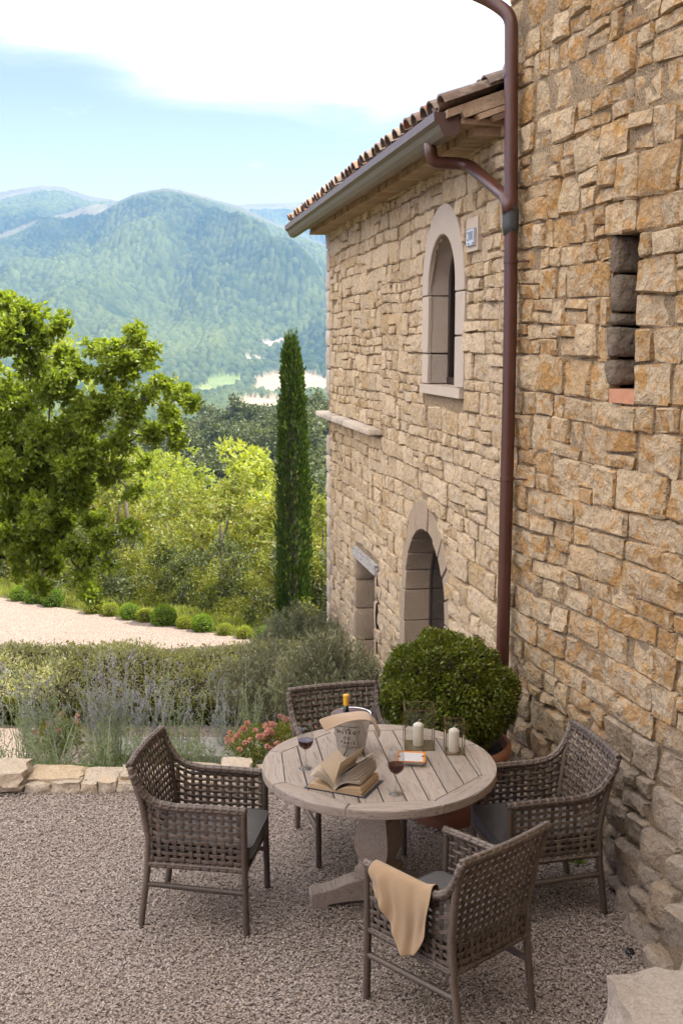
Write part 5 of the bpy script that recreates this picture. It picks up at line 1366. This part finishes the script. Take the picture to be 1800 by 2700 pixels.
for c, r in OBW:
    dist = (c-fork[0]).length; par, pr_ = min(placed, key=lambda q: (q[0]-c).length+.35*max(0, (q[0]-fork[0]).length-dist)*4)
    rb = max(.008, min(pr_*.8, .06*exp(-dist/2.2)+.006)); P = limb(mbk, par, c, min(pr_, rb*1.5), rb, R, n=6, wob=.10, seg=5, sag=.04); placed.append((c, rb))
    m = max(5, int(12*(r/.2)**1.3)); cc, rr = sub_lumps(c, (r, r, r*.85), m, R, .34); rr = np.clip(rr, .06, .14)
    for q in cc[::2]: limb(mbk, c, q, .008, .003, R, n=4, wob=.1, seg=3)
    lc.append(cc); lr.append(rr)
lc = np.concatenate(lc); lr = np.concatenate(lr)
onfr = lc[:, 0] > -.36*lc[:, 1]
P1, D1 = lump_points(lc[onfr], lr[onfr]*np.where(R.random(onfr.sum()) < .25, 1.7, 1.0), 22000, R, .12); P2, D2 = lump_points(lc[~onfr], lr[~onfr]*1.3, 3500, R, .3)
CR, DR2 = rosettes(P1, D1+np.array((0, -.1, .35)), 5, .55, R); CR2, DR3 = rosettes(P2, D2, 4, .6, R)
Cc = np.concatenate([CR, CR2]); Dd = np.concatenate([DR2, DR3]); LL = np.concatenate([R.uniform(.045, .085, len(CR)), R.uniform(.08, .13, len(CR2))])
put('crown', leaf_mesh('crown', Cc, Dd, LL, LL*.55, R), m_oak, oak); mbk.obj('trunk', m_bark, oak, True)

# ---- cypress
R = np.random.default_rng(12)
def cypress(x, y, zb, zt, rad, label):
    t = thing('cypress_tree', label, 'tree', (x, y, zb)); n = 15000; Hh = zt-zb
    u = R.random(n)**.92; a = R.uniform(0, 2*pi, n); prof = np.interp(u, [0, .04, .2, .5, .75, .9, .97, 1], [.75, 1.0, 1.05, 1.0, .88, .66, .42, .12])
    lump = .80+.36*vnoise(a*3.2+u*3, u*26, 1.0, 5); rr = rad*prof*lump*(.55+.45*R.random(n)**.5)*(1+.25*(R.random(n) > .93))
    lean = .03*np.sin(u*3)
    C = np.stack([rr*np.cos(a)+lean, rr*np.sin(a), u*Hh], 1); D = np.stack([np.cos(a)*.38, np.sin(a)*.38, np.full(n, 1.0)], 1)+R.normal(0, .30, (n, 3))
    # wispy leader
    m = 700; uu = R.uniform(.90, 1.0, m)+.05*R.random(m)**3; ac = R.choice([-.055, -.02, .035, .07], m); C2 = np.stack([ac*(1.05)+R.normal(0, .018, m), R.normal(0, .03, m), uu*Hh], 1); D2 = np.stack([R.normal(0, .25, m), R.normal(0, .25, m), np.ones(m)], 1)
    C = np.concatenate([C, C2]); D = np.concatenate([D, D2]); L_ = R.uniform(.05, .10, len(C))
    o = put('crown', leaf_mesh('crown', C, D, L_, L_*.32, R), m_cyp, t); o.matrix_parent_inverse = Matrix.Identity(4)
    o = MB().tube([(0, 0, -.2), (0, 0, Hh*.5), (lean[0], 0, Hh*.93)], [rad*.42, rad*.40, .03], 10).obj('trunk', m_bark, t); o.matrix_parent_inverse = Matrix.Identity(4)  # solid dark core closing the crown against see-through, not a true trunk
cypress(-.735, 16.3, -1.55, 2.93, .23, 'tall narrow dark green cypress standing beside the corner of the stone house')

# ---- generic trees built from limbs, lumps and leaves
def make_tree(name, h, r, nl, nleaf, L_, mat, seed, group, label, low=.30, cat='tree', m=1, sp=.6, trunk=True, aspect=.5):
    R = np.random.default_rng(seed); t = thing(name, label, cat, (0, 0, 0), group); mb = MB(); lcs = []; lrs = []
    top = Vector((R.normal(0, .05)*h, R.normal(0, .05)*h, h*.72))
    if trunk: P = limb(mb, (0, 0, -.4), top, .028*h, .008*h, R, 7, .05, 6)
    for k in range(nl):
        a = 2.4*k+R.uniform(-.4, .4); u = (k+.5)/nl; z = h*(low+(1-low)*u)*.93; rad = r*sqrt(max(.05, 1-((u-.38)/.66)**2))*R.uniform(.55, .95)
        c = np.array((rad*cos(a), rad*sin(a), z)); rb = r*R.uniform(.26, .42); cc, rr = sub_lumps(c, (rb, rb, rb*.75), 7, R, .5)
        if trunk and k % 2 == 0: limb(mb, P[min(5, 1+int(u*4))], c, .010*h, .003*h, R, 5, .10, 4)
        lcs.append(cc); lrs.append(rr)
    lcs = np.concatenate(lcs); lrs = np.concatenate(lrs); Pn, Dn = lump_points(lcs, lrs, nleaf//m, R, .5); C, D = rosettes(Pn, Dn+np.array((0, 0, .3)), m, sp, R); L2 = R.uniform(.7, 1.3, len(C))*L_
    put('crown', leaf_mesh('crown', C, D, L2, L2*aspect, R), mat, t)
    if trunk: mb.obj('trunk', m_bark, t, True)
    return t
def scatter(protos, spots, labels=None):
    used = set()
    for i, (x, y, s, z) in enumerate(spots):
        k = i % len(protos); p = protos[k]
        o = p if k not in used else copy_tree(p); used.add(k); o.location = (x, y, z); a = rnd.uniform(0, 6.28); o.rotation_euler = (0, 0, a); q = s*rnd.uniform(.9, 1.1); o.scale = (q, q, q*rnd.uniform(.9, 1.12)); WLOC[o.name] = Vector(o.location)
def H_(x, y): return float(hnear(np.array(x), np.array(y)))
pB = [make_tree('deciduous_tree', 9, 2.5, 16, 9000, .17, m_lime, 31+k, 'pale green trees on the slope below the drive', 'pale yellow-green deciduous tree on the slope below the drive', .22, m=3) for k in range(3)]
spB = []
for x, y, s in ((-12, 33, 1), (-8.6, 31, .95), (-5.9, 33, .9), (-4.3, 29, .78), (-2.2, 32, 1.0), (.4, 30, .88), (-10.5, 39, 1.05), (-7, 41, 1.0), (-3.6, 42, 1.02), (-.2, 40, 1.0), (2.6, 35, .95), (-14.5, 29, 1.0), (-17, 36, 1.1)): spB.append((x, y, s, H_(x, y)-.2))
scatter(pB, spB)
for o in COL.objects:
    if o.get('group') == 'pale green trees on the slope below the drive':
        px = project(o.location)[0]
        if 560 < px < 720: o['label'] = 'pale yellow-green tree rising directly behind the left side of the cypress' if o.location.y < 36 else 'pale yellow-green tree further down the slope behind the cypress'
        elif px >= 720: o['label'] = 'pale yellow-green tree between the cypress and the corner of the stone house' if o.location.y < 36 else 'more distant pale yellow-green tree between the cypress and the stone house'
pA = [make_tree('bushy_tree', 4.2, 1.6, 13, 9000, .105, m_olive, 41+k, 'bushy olive green trees behind the drive', 'bushy olive green tree in the thicket just behind the drive', .06, m=3) for k in range(3)]
spA = []
for x, y, s in ((-9.6, 26.3, 1.15), (-7.6, 24.0, 1.0), (-6.2, 24.8, 1.05), (-4.6, 22.4, .92), (-3.5, 23.6, 1.0), (-2.3, 20.6, .85), (-1.4, 21.8, .95), (-.2, 19.8, .8), (.9, 21.2, 1.0), (.1, 23.8, 1.1), (-12, 28.5, 1.2), (-5.4, 27, 1.15), (-2.8, 26.5, 1.15), (-1.0, 25.5, 1.1)): spA.append((x, y, s, H_(x, y)-.25))
scatter(pA, spA)
pD = [make_tree('low_shrub', 1.5, .85, 9, 4500, .06, m_dark if k else m_olive, 51+k, 'low dark shrubs at the foot of the thicket', 'low dark shrub at the foot of the thicket behind the drive', .05, 'shrub', m=2, trunk=False) for k in range(2)]
spD = []
for k in range(17):
    x = -8.6+k*.58; y = edge_y(x)+1.7+rnd.uniform(-.4, .9); spD.append((x, float(y), rnd.uniform(.75, 1.15), H_(x, float(y))-.1))
scatter(pD, spD)
pC = [make_tree('holm_oak_tree', 7.5, 3.9, 18, 4200, .42, m_dark, 61+k, 'dark trees covering the hill beyond', 'dark green evergreen oak in the wood covering the hill beyond', .05, trunk=False, m=2, aspect=.7) for k in range(3)]
spC = []
for row in range(13):
    r_ = 58+row*12.5*(1+row*.02)
    n_ = int((.62*r_)/6.3); 
    for k in range(n_):
        az = -.36+.40*(k+.5+rnd.uniform(-.3, .3))/n_; rr_ = r_+rnd.uniform(-4, 4); x, y = rr_*sin(az), rr_*cos(az)
        if r_ < 110 and az < -.22 and k % 2: continue
        spC.append((x, y, rnd.uniform(.8, 1.25), H_(x, y)-1.2))
scatter(pC, spC)

# ---- row of little clipped shrubs along the far edge of the drive
def ball(name, r, n, L_, mat, label, cat, group=None, seed=1, lump=.12):
    R = np.random.default_rng(seed); t = thing(name, label, cat, (0, 0, 0), group); d = unit(R.normal(0, 1, (n, 3)))
    ln = 1+lump*(vnoise(d[:, 0]*4+9, d[:, 1]*4+d[:, 2]*3, 1, seed)-.5)*2; C = d*(r*ln*(.80+.2*R.random(n)**.5))[:, None]; C[:, 2] *= .95
    put('foliage', leaf_mesh('foliage', C, d+R.normal(0, .7, (n, 3)), R.uniform(.7, 1.3, n)*L_, L_*.55, R), mat, t)
    import bmesh
    me = bpy.data.meshes.new('dark_core'); bm = bmesh.new(); bmesh.ops.create_icosphere(bm, subdivisions=2, radius=r*.78); bm.to_mesh(me); bm.free(); put('dark_core', me, m_soil, t)  # solid dark sphere standing in for the shaded inside of the ball
    return t
BL = [(72, 1557, 26), (118, 1568, 28), (230, 1592, 28), (275, 1594, 22), (327, 1603, 26), (367, 1610, 22), (418, 1617, 32), (476, 1630, 22), (523, 1634, 28), (583, 1645, 20), (637, 1654, 21), (695, 1652, 26), (30, 1548, 24)]
pball = [ball('clipped_shrub', .17, 2600, .03, [m_boxb, m_lime, m_boxb][k], '', 'shrub', 'little shrubs lining the far edge of the drive', 70+k) for k in range(3)]
kinds = {0: 0, 1: 0, 2: 1, 3: 1, 4: 0, 5: 1, 6: 0, 7: 1, 8: 0, 9: 1, 10: 1, 11: 2, 12: 0}; usedk = set(); ORD = {}
for i, (px, py, rp) in enumerate(BL):
    k = (px-900)/F/cos(PITCH)*1.0; y = 16.0
    for _ in range(12): y = .5*y+.5*(float(edge_y(k*y))+.02)
    x = k*y*.985; kk = kinds[i]; o = pball[kk] if kk not in usedk else copy_tree(pball[kk]); usedk.add(kk); s = rp*y/F/.17; o.location = (x, y, H_(x, y)+.13*s); o.scale = (s, s, s); o.rotation_euler = (0, 0, i)
    ORD[i] = o
names = ['second', 'third', 'fourth', 'fifth', 'sixth', 'seventh', 'eighth', 'ninth', 'tenth', 'eleventh', 'twelfth', 'thirteenth']
for i, o in ORD.items():
    kk = kinds[i]; cn = 'bright green' if kk != 1 else 'yellowish green'; nm = names[i] if i < 12 else 'leftmost'
    o['label'] = ('small rounded %s shrub beside the cypress at the end of the drive edge row' % cn) if i == 11 else '%s small rounded %s shrub from the left along the drive edge' % (nm, cn) if i < 12 else 'leftmost small rounded %s shrub along the far edge of the drive' % cn

# ---- grass verge beyond the drive, dry grass and lavender in front of it
def blades(name, x, y, z, hgt, mat, label, cat, w=.008, sp=.25):
    n = len(x); D = np.stack([NR.normal(0, sp, n), NR.normal(0, sp, n), np.ones(n)], 1); V = leaf_arrays(np.stack([x, y, z], 1), D, hgt, w); o = put(name, mesh_np(name, V, leaf_faces(n)), mat); o['kind'] = 'stuff'; tag(o, label, cat)
n = 16000; x = NR.uniform(-9, 1.5, n); y = edge_y(x)+.22+NR.random(n)**1.2*2.2; blades('grass', x, y, hnear(x, y), NR.uniform(.05, .15, n), m_grass, 'bright uncut grass verge along the far side of the drive', 'grass', .02)
n = 5000; x = NR.uniform(-6.5, 1.2, n); y = NR.uniform(12.6, 13.1, n); blades('dry_grass', x, y, hnear(x, y), NR.uniform(.2, .5, n), m_dry, 'grey dry grass behind the hedge beside the drive', 'grass', .008)

# ---- hedge
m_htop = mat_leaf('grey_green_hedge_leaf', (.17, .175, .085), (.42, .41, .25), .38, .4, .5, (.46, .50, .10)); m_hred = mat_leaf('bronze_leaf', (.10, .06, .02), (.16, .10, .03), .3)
def hedge(x0, x1, label):
    R = np.random.default_rng(81); t = thing('hedge', label, 'hedge', ((x0+x1)/2, 11.8, -1.0))
    PY_ = [12.62, 12.5, 12.2, 11.8, 11.45, 11.22, 11.18, 11.28, 11.38, 11.40]; PZ_ = [-1.05, -.60, -.47, -.50, -.58, -.70, -.80, -.90, -1.0, -1.08]
    seg = np.array([np.hypot(PY_[i+1]-PY_[i], PZ_[i+1]-PZ_[i]) for i in range(9)]); cum = np.concatenate([[0], np.cumsum(seg)]); 
    def surf(x, q):
        y = np.interp(q, cum, PY_); z = np.interp(q, cum, PZ_); lum = .16*(vnoise(x, y, .8, 3)-.5)+.10*(vnoise(x, y+z, .28, 4)-.5); return y-lum*.6, z+lum
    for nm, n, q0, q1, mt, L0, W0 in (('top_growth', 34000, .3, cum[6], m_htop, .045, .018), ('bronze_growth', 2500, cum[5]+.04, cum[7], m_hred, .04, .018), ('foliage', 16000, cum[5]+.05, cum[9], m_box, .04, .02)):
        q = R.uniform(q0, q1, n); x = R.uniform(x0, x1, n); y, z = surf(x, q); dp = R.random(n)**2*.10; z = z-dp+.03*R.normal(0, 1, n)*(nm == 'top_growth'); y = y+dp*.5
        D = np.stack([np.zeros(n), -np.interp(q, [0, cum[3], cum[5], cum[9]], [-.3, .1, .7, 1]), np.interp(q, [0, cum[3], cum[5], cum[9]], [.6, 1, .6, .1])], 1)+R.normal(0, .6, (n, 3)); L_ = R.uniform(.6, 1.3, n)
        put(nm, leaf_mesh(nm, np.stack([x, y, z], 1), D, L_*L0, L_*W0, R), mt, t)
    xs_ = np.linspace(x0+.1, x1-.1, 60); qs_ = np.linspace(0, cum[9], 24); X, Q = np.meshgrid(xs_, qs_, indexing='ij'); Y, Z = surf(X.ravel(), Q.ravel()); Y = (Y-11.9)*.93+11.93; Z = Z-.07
    idx = np.arange(X.size).reshape(X.shape); put('dark_core', mesh_np('dark_core', np.stack([X.ravel(), Y, Z], 1), np.stack([idx[:-1, :-1], idx[1:, :-1], idx[1:, 1:], idx[:-1, 1:]], -1).reshape(-1, 4)), m_soil, t)  # dark sheet under the leaves, standing in for the hedge's inner shade
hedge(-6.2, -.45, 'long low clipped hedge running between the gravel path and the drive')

# ---- silver green shrubs by the house
def twiggy(name, label, c, r, h, ns, seed, mat, nleaf, L_):
    R = np.random.default_rng(seed); t = thing(name, label, 'shrub', c); mb = MB(); Cs = []; Ds = []
    for k in range(ns):
        a = R.uniform(0, 2*pi); q = R.random()**.6; hh = h*R.uniform(.75, 1.08)*(1-.35*q*q); tip = Vector((r*q*cos(a), r*q*sin(a), hh)); base = Vector((.35*tip.x, .35*tip.y, 0)); bend = Vector((R.normal(0, .06), R.normal(0, .06), 0)); P = [base, base.lerp(tip, .5)+bend+Vector((0, 0, .06*h)), tip]
        mb.tube(P, [.006, .004, .0015], 3, False); m = nleaf//ns; u = R.uniform(.12, 1.0, m)**.7; A = np.array(P[0])[None]*(1-u[:, None])**2+2*np.array(P[1])[None]*(u*(1-u))[:, None]+np.array(P[2])[None]*(u**2)[:, None]
        Cs.append(A+R.normal(0, .012, A.shape)); Ds.append(R.normal(0, .6, A.shape)+np.array(((tip-base).normalized()))[None])
    C = np.concatenate(Cs); D = np.concatenate(Ds); o = put('foliage', leaf_mesh('foliage', C, D, R.uniform(.6, 1.3, len(C))*L_, L_*.22, R), mat, t); o.matrix_parent_inverse = Matrix.Identity(4)
    o = mb.obj('stems', m_stemg, t); o.matrix_parent_inverse = Matrix.Identity(4); return t
twiggy('rosemary_shrub', 'large dense silvery grey-green shrub growing against the corner of the stone house', (-.12, 10.2, -1.02), .58, 1.22, 520, 91, m_silver, 30000, .055)
twiggy('rosemary_shrub', 'dark lower grey-green shrub between the hedge and the large silvery shrub', (-.75, 10.9, -1.05), .62, 1.0, 380, 92, m_silver, 16000, .05)
twiggy('rosemary_shrub', 'dark twiggy shrub in front of the small doorway, behind the back chair', (-.02, 9.3, -.9), .5, .85, 260, 93, m_silver, 10000, .05)
twiggy('rosemary_shrub', 'silvery shrub at the far corner of the stone house beside the cypress', (-.5, 13.2, -1.25), .6, 1.0, 260, 94, m_silver, 12000, .06)

# ---- russian sage and companions in the bed behind the edging
def sage(seed, hgt, nst, leafm, purple, label, spread=.28):
    R = np.random.default_rng(seed); t = thing('russian_sage', label, 'plant', (0, 0, 0), 'tall grey-green sage plants in the bed'); st = MB(); LC = []; LD = []; FC = []; FD = []
    for k in range(nst):
        a = R.uniform(0, 2*pi); q = R.random()**.5*spread; b = Vector((.25*q*cos(a), .25*q*sin(a), 0)); tip = Vector((q*1.2*cos(a)+R.normal(0, .05), q*1.2*sin(a)+R.normal(0, .05), hgt*R.uniform(.65, 1.05))); mid = b.lerp(tip, .5)+Vector((R.normal(0, .03), R.normal(0, .03), 0)); st.tube([b, mid, tip], [.0035, .0026, .0012], 3, False)
        m = 36; u = R.uniform(.05, .68, m); A = np.array(b)[None]*((1-u)**2)[:, None]+2*np.array(mid)[None]*(u*(1-u))[:, None]+np.array(tip)[None]*(u**2)[:, None]; az = R.uniform(0, 2*pi, m); LC.append(A); LD.append(np.stack([np.cos(az), np.sin(az), R.uniform(.2, .9, m)], 1))
        # side spikes
        for j in range(7 if purple else 4):
            u = R.uniform(.5, .97); p = b*(1-u)**2+mid*2*u*(1-u)+tip*u*u; az = R.uniform(0, 2*pi); l = hgt*R.uniform(.10, .24)*(1.25-u); e = p+Vector((cos(az)*.55, sin(az)*.55, .85))*l; st.tube([p, e], [.0015, .0008], 3, False)
            mm = 9; v = np.linspace(.15, 1, mm); FC.append(np.array(p)[None]*(1-v[:, None])+np.array(e)[None]*v[:, None]); FD.append(R.normal(0, 1, (mm, 3)))
        mm = 14; v = np.linspace(.62, 1, mm); A = np.array(b)[None]*((1-v)**2)[:, None]+2*np.array(mid)[None]*(v*(1-v))[:, None]+np.array(tip)[None]*(v**2)[:, None]; FC.append(A); FD.append(R.normal(0, 1, (mm, 3)))
    # low bushy foliage
    n = 420; d = unit(R.normal(0, 1, (n, 3))); d[:, 2] = abs(d[:, 2]); LC.append(d*np.array((spread*.9, spread*.9, hgt*.32))*(.4+.6*R.random((n, 1)))); LD.append(d+R.normal(0, .5, (n, 3)))
    C = np.concatenate(LC); D = np.concatenate(LD); put('foliage', leaf_mesh('foliage', C, D, R.uniform(.025, .055, len(C)), R.uniform(.005, .010, len(C)), R), leafm, t)
    C = np.concatenate(FC); D = np.concatenate(FD); put('flower_spikes', leaf_mesh('flower_spikes', C, D, .014, .010, R), m_lavf if purple else leafm, t, kind='stuff'); st.obj('stems', m_stem, t); return t
LS = 'tall wispy grey-green sage plant in the bed behind the stone edging'
ps = [sage(101, .95, 13, m_sage, True, LS), sage(102, 1.02, 11, m_sage, False, LS), sage(103, .85, 13, m_sage, True, LS), sage(104, .60, 13, m_sage, False, LS)]
spots = []
for k in range(12):
    x = -3.4+k*.2+rnd.uniform(-.05, .05); y = rnd.uniform(7.5, 8.7); spots.append((x, y, rnd.uniform(.85, 1.1), rnd.choice((0, 1, 2))))
for x, y, s, k in ((-2.3, 7.5, .9, 1), (-1.95, 7.45, 1.0, 3), (-1.6, 7.5, .95, 3), (-1.25, 7.5, .85, 3), (-1.0, 7.6, .9, 3), (-.85, 7.5, .75, 3), (-1.15, 8.0, .95, 2), (-.8, 8.2, .85, 1), (-.55, 8.1, .75, 1), (-.35, 8.4, .7, 2), (-.1, 8.3, .75, 1), (.15, 8.5, .7, 2), (-.6, 7.8, .6, 3), (-2.15, 7.9, 1.05, 1), (-2.5, 7.45, .8, 3), (-.95, 8.5, .9, 0), (-1.7, 7.9, 1.0, 0)): spots.append((x, y, s, k))
us = set()
for i, (x, y, s, k) in enumerate(spots):
    o = ps[k] if k not in us else copy_tree(ps[k]); us.add(k); o.location = (x, y, H_(x, y)-.02); o.scale = (s, s, s); o.rotation_euler = (0, 0, rnd.uniform(0, 6.28))
# low ground cover between them
n = 26000; x = NR.uniform(-3.6, .6, n); y = 7.28+NR.random(n)**1.3*1.1; hm = .05+.14*vnoise(x, y, .35, 6)*np.clip(1.3-(y-7.3), .2, 1); zz_ = hnear(x, y)+NR.random(n)*hm
D = NR.normal(0, .7, (n, 3))+np.array((0, 0, .7)); o = put('ground_cover', leaf_mesh('ground_cover', np.stack([x, y, zz_], 1), D, NR.uniform(.02, .045, n), .012), m_sage); o['kind'] = 'stuff'; tag(o, 'low green leafy ground cover filling the bed behind the stone edging', 'ground cover')
def rose(c, r, nf, seed, label):
    R = np.random.default_rng(seed); t = thing('rose_bush', label, 'shrub', c); n = 1500; d = unit(R.normal(0, 1, (n, 3))); C = d*np.array((r, r, r*.7))*(.3+.7*R.random((n, 1))); o = put('foliage', leaf_mesh('foliage', C, d+R.normal(0, .6, (n, 3)), R.uniform(.02, .035, n), .014, R), m_olive, t); o.matrix_parent_inverse = Matrix.Identity(4)
    FC = []; FD = []
    for k in range(nf):
        d = unit(R.normal(0, 1, 3)); d[2] = abs(d[2])*.9+.1; d[1] = -abs(d[1]) if R.random() < .6 else d[1]; p = d*np.array((r, r, r*.8))*R.uniform(.9, 1.12); m = 26; q = unit(R.normal(0, 1, (m, 3))); FC.append(p+q*.006); FD.append(q)
    C = np.concatenate(FC); D = np.concatenate(FD); o = put('flower', leaf_mesh('flower', C, D, .017, .018, R), m_pink, t, kind='stuff'); o.matrix_parent_inverse = Matrix.Identity(4)
rose((-.62, 7.62, .08), .20, 34, 111, 'pink rose bush flowering just left of the round table rim'); rose((-.36, 7.7, .10), .19, 32, 112, 'second pink rose bush, half behind the round table')
rose((-1.3, 7.45, .0), .15, 8, 113, 'small pink rose bush behind the left woven chair'); rose((-2.15, 8.2, -.05), .2, 9, 114, 'small pink rose bush at the far left of the bed')
n = 60; 
n = 260; d = unit(NR.normal(0, 1, (n, 3))); d[:, 2] = abs(d[:, 2]); wc = TWp(-1.42, 0, .16); wd = thing('weed', 'small green weed growing where the gravel meets the foot of the wall', 'plant', wc)
o = put('foliage', leaf_mesh('foliage', d*.045*NR.random((n, 1)), d, .022, .009), m_boxb, wd); o.matrix_parent_inverse = Matrix.Identity(4)
# ---- boxwood ball in its pot
PX, PY = .655, 6.60
pot = thing('terracotta_pot', 'large round terracotta pot behind the table holding the clipped boxwood ball', 'plant pot', (PX, PY, 0))
mb = MB().lathe([(0, 0), (.21, 0), (.225, .015), (.30, .22), (.345, .36), (.352, .372), (.362, .378), (.366, .39), (.362, .402), (.366, .412), (.378, .418), (.385, .44), (.385, .475), (.375, .492), (.355, .492), (.345, .47), (.335, .42), (0, .42)], 56); o = mb.obj('pot_body', m_terra, pot, True); o.matrix_parent_inverse = Matrix.Identity(4); o.data.set_sharp_from_angle(angle=radians(50))
o = MB().lathe([(0, .445), (.338, .44), (.338, .41), (0, .41)], 32).obj('soil', m_soil, pot); o.matrix_parent_inverse = Matrix.Identity(4)
bx = ball('boxwood_ball', .385, 34000, .025, m_box, 'large dark green clipped boxwood ball growing in the terracotta pot', 'shrub', None, 121, .17); bx.location = (PX-.02, PY-.02, .80)

# ================================================================== HAZE
mb = MB(); mb.box((0, 2450, 300), (11200, 5700, 760)); t = NT('haze_air'); pv = t.n('ShaderNodeVolumePrincipled', i_Color=(.30, .54, 1.0), i_Density=HAZE if 'HAZE' in globals() else .00013, i_Anisotropy=.25); t.L.new(pv.outputs[0], t.out.inputs['Volume'])
o = mb.obj('haze', t.m); o['kind'] = 'stuff'; tag(o, 'pale blue summer haze filling the valley air', 'haze')
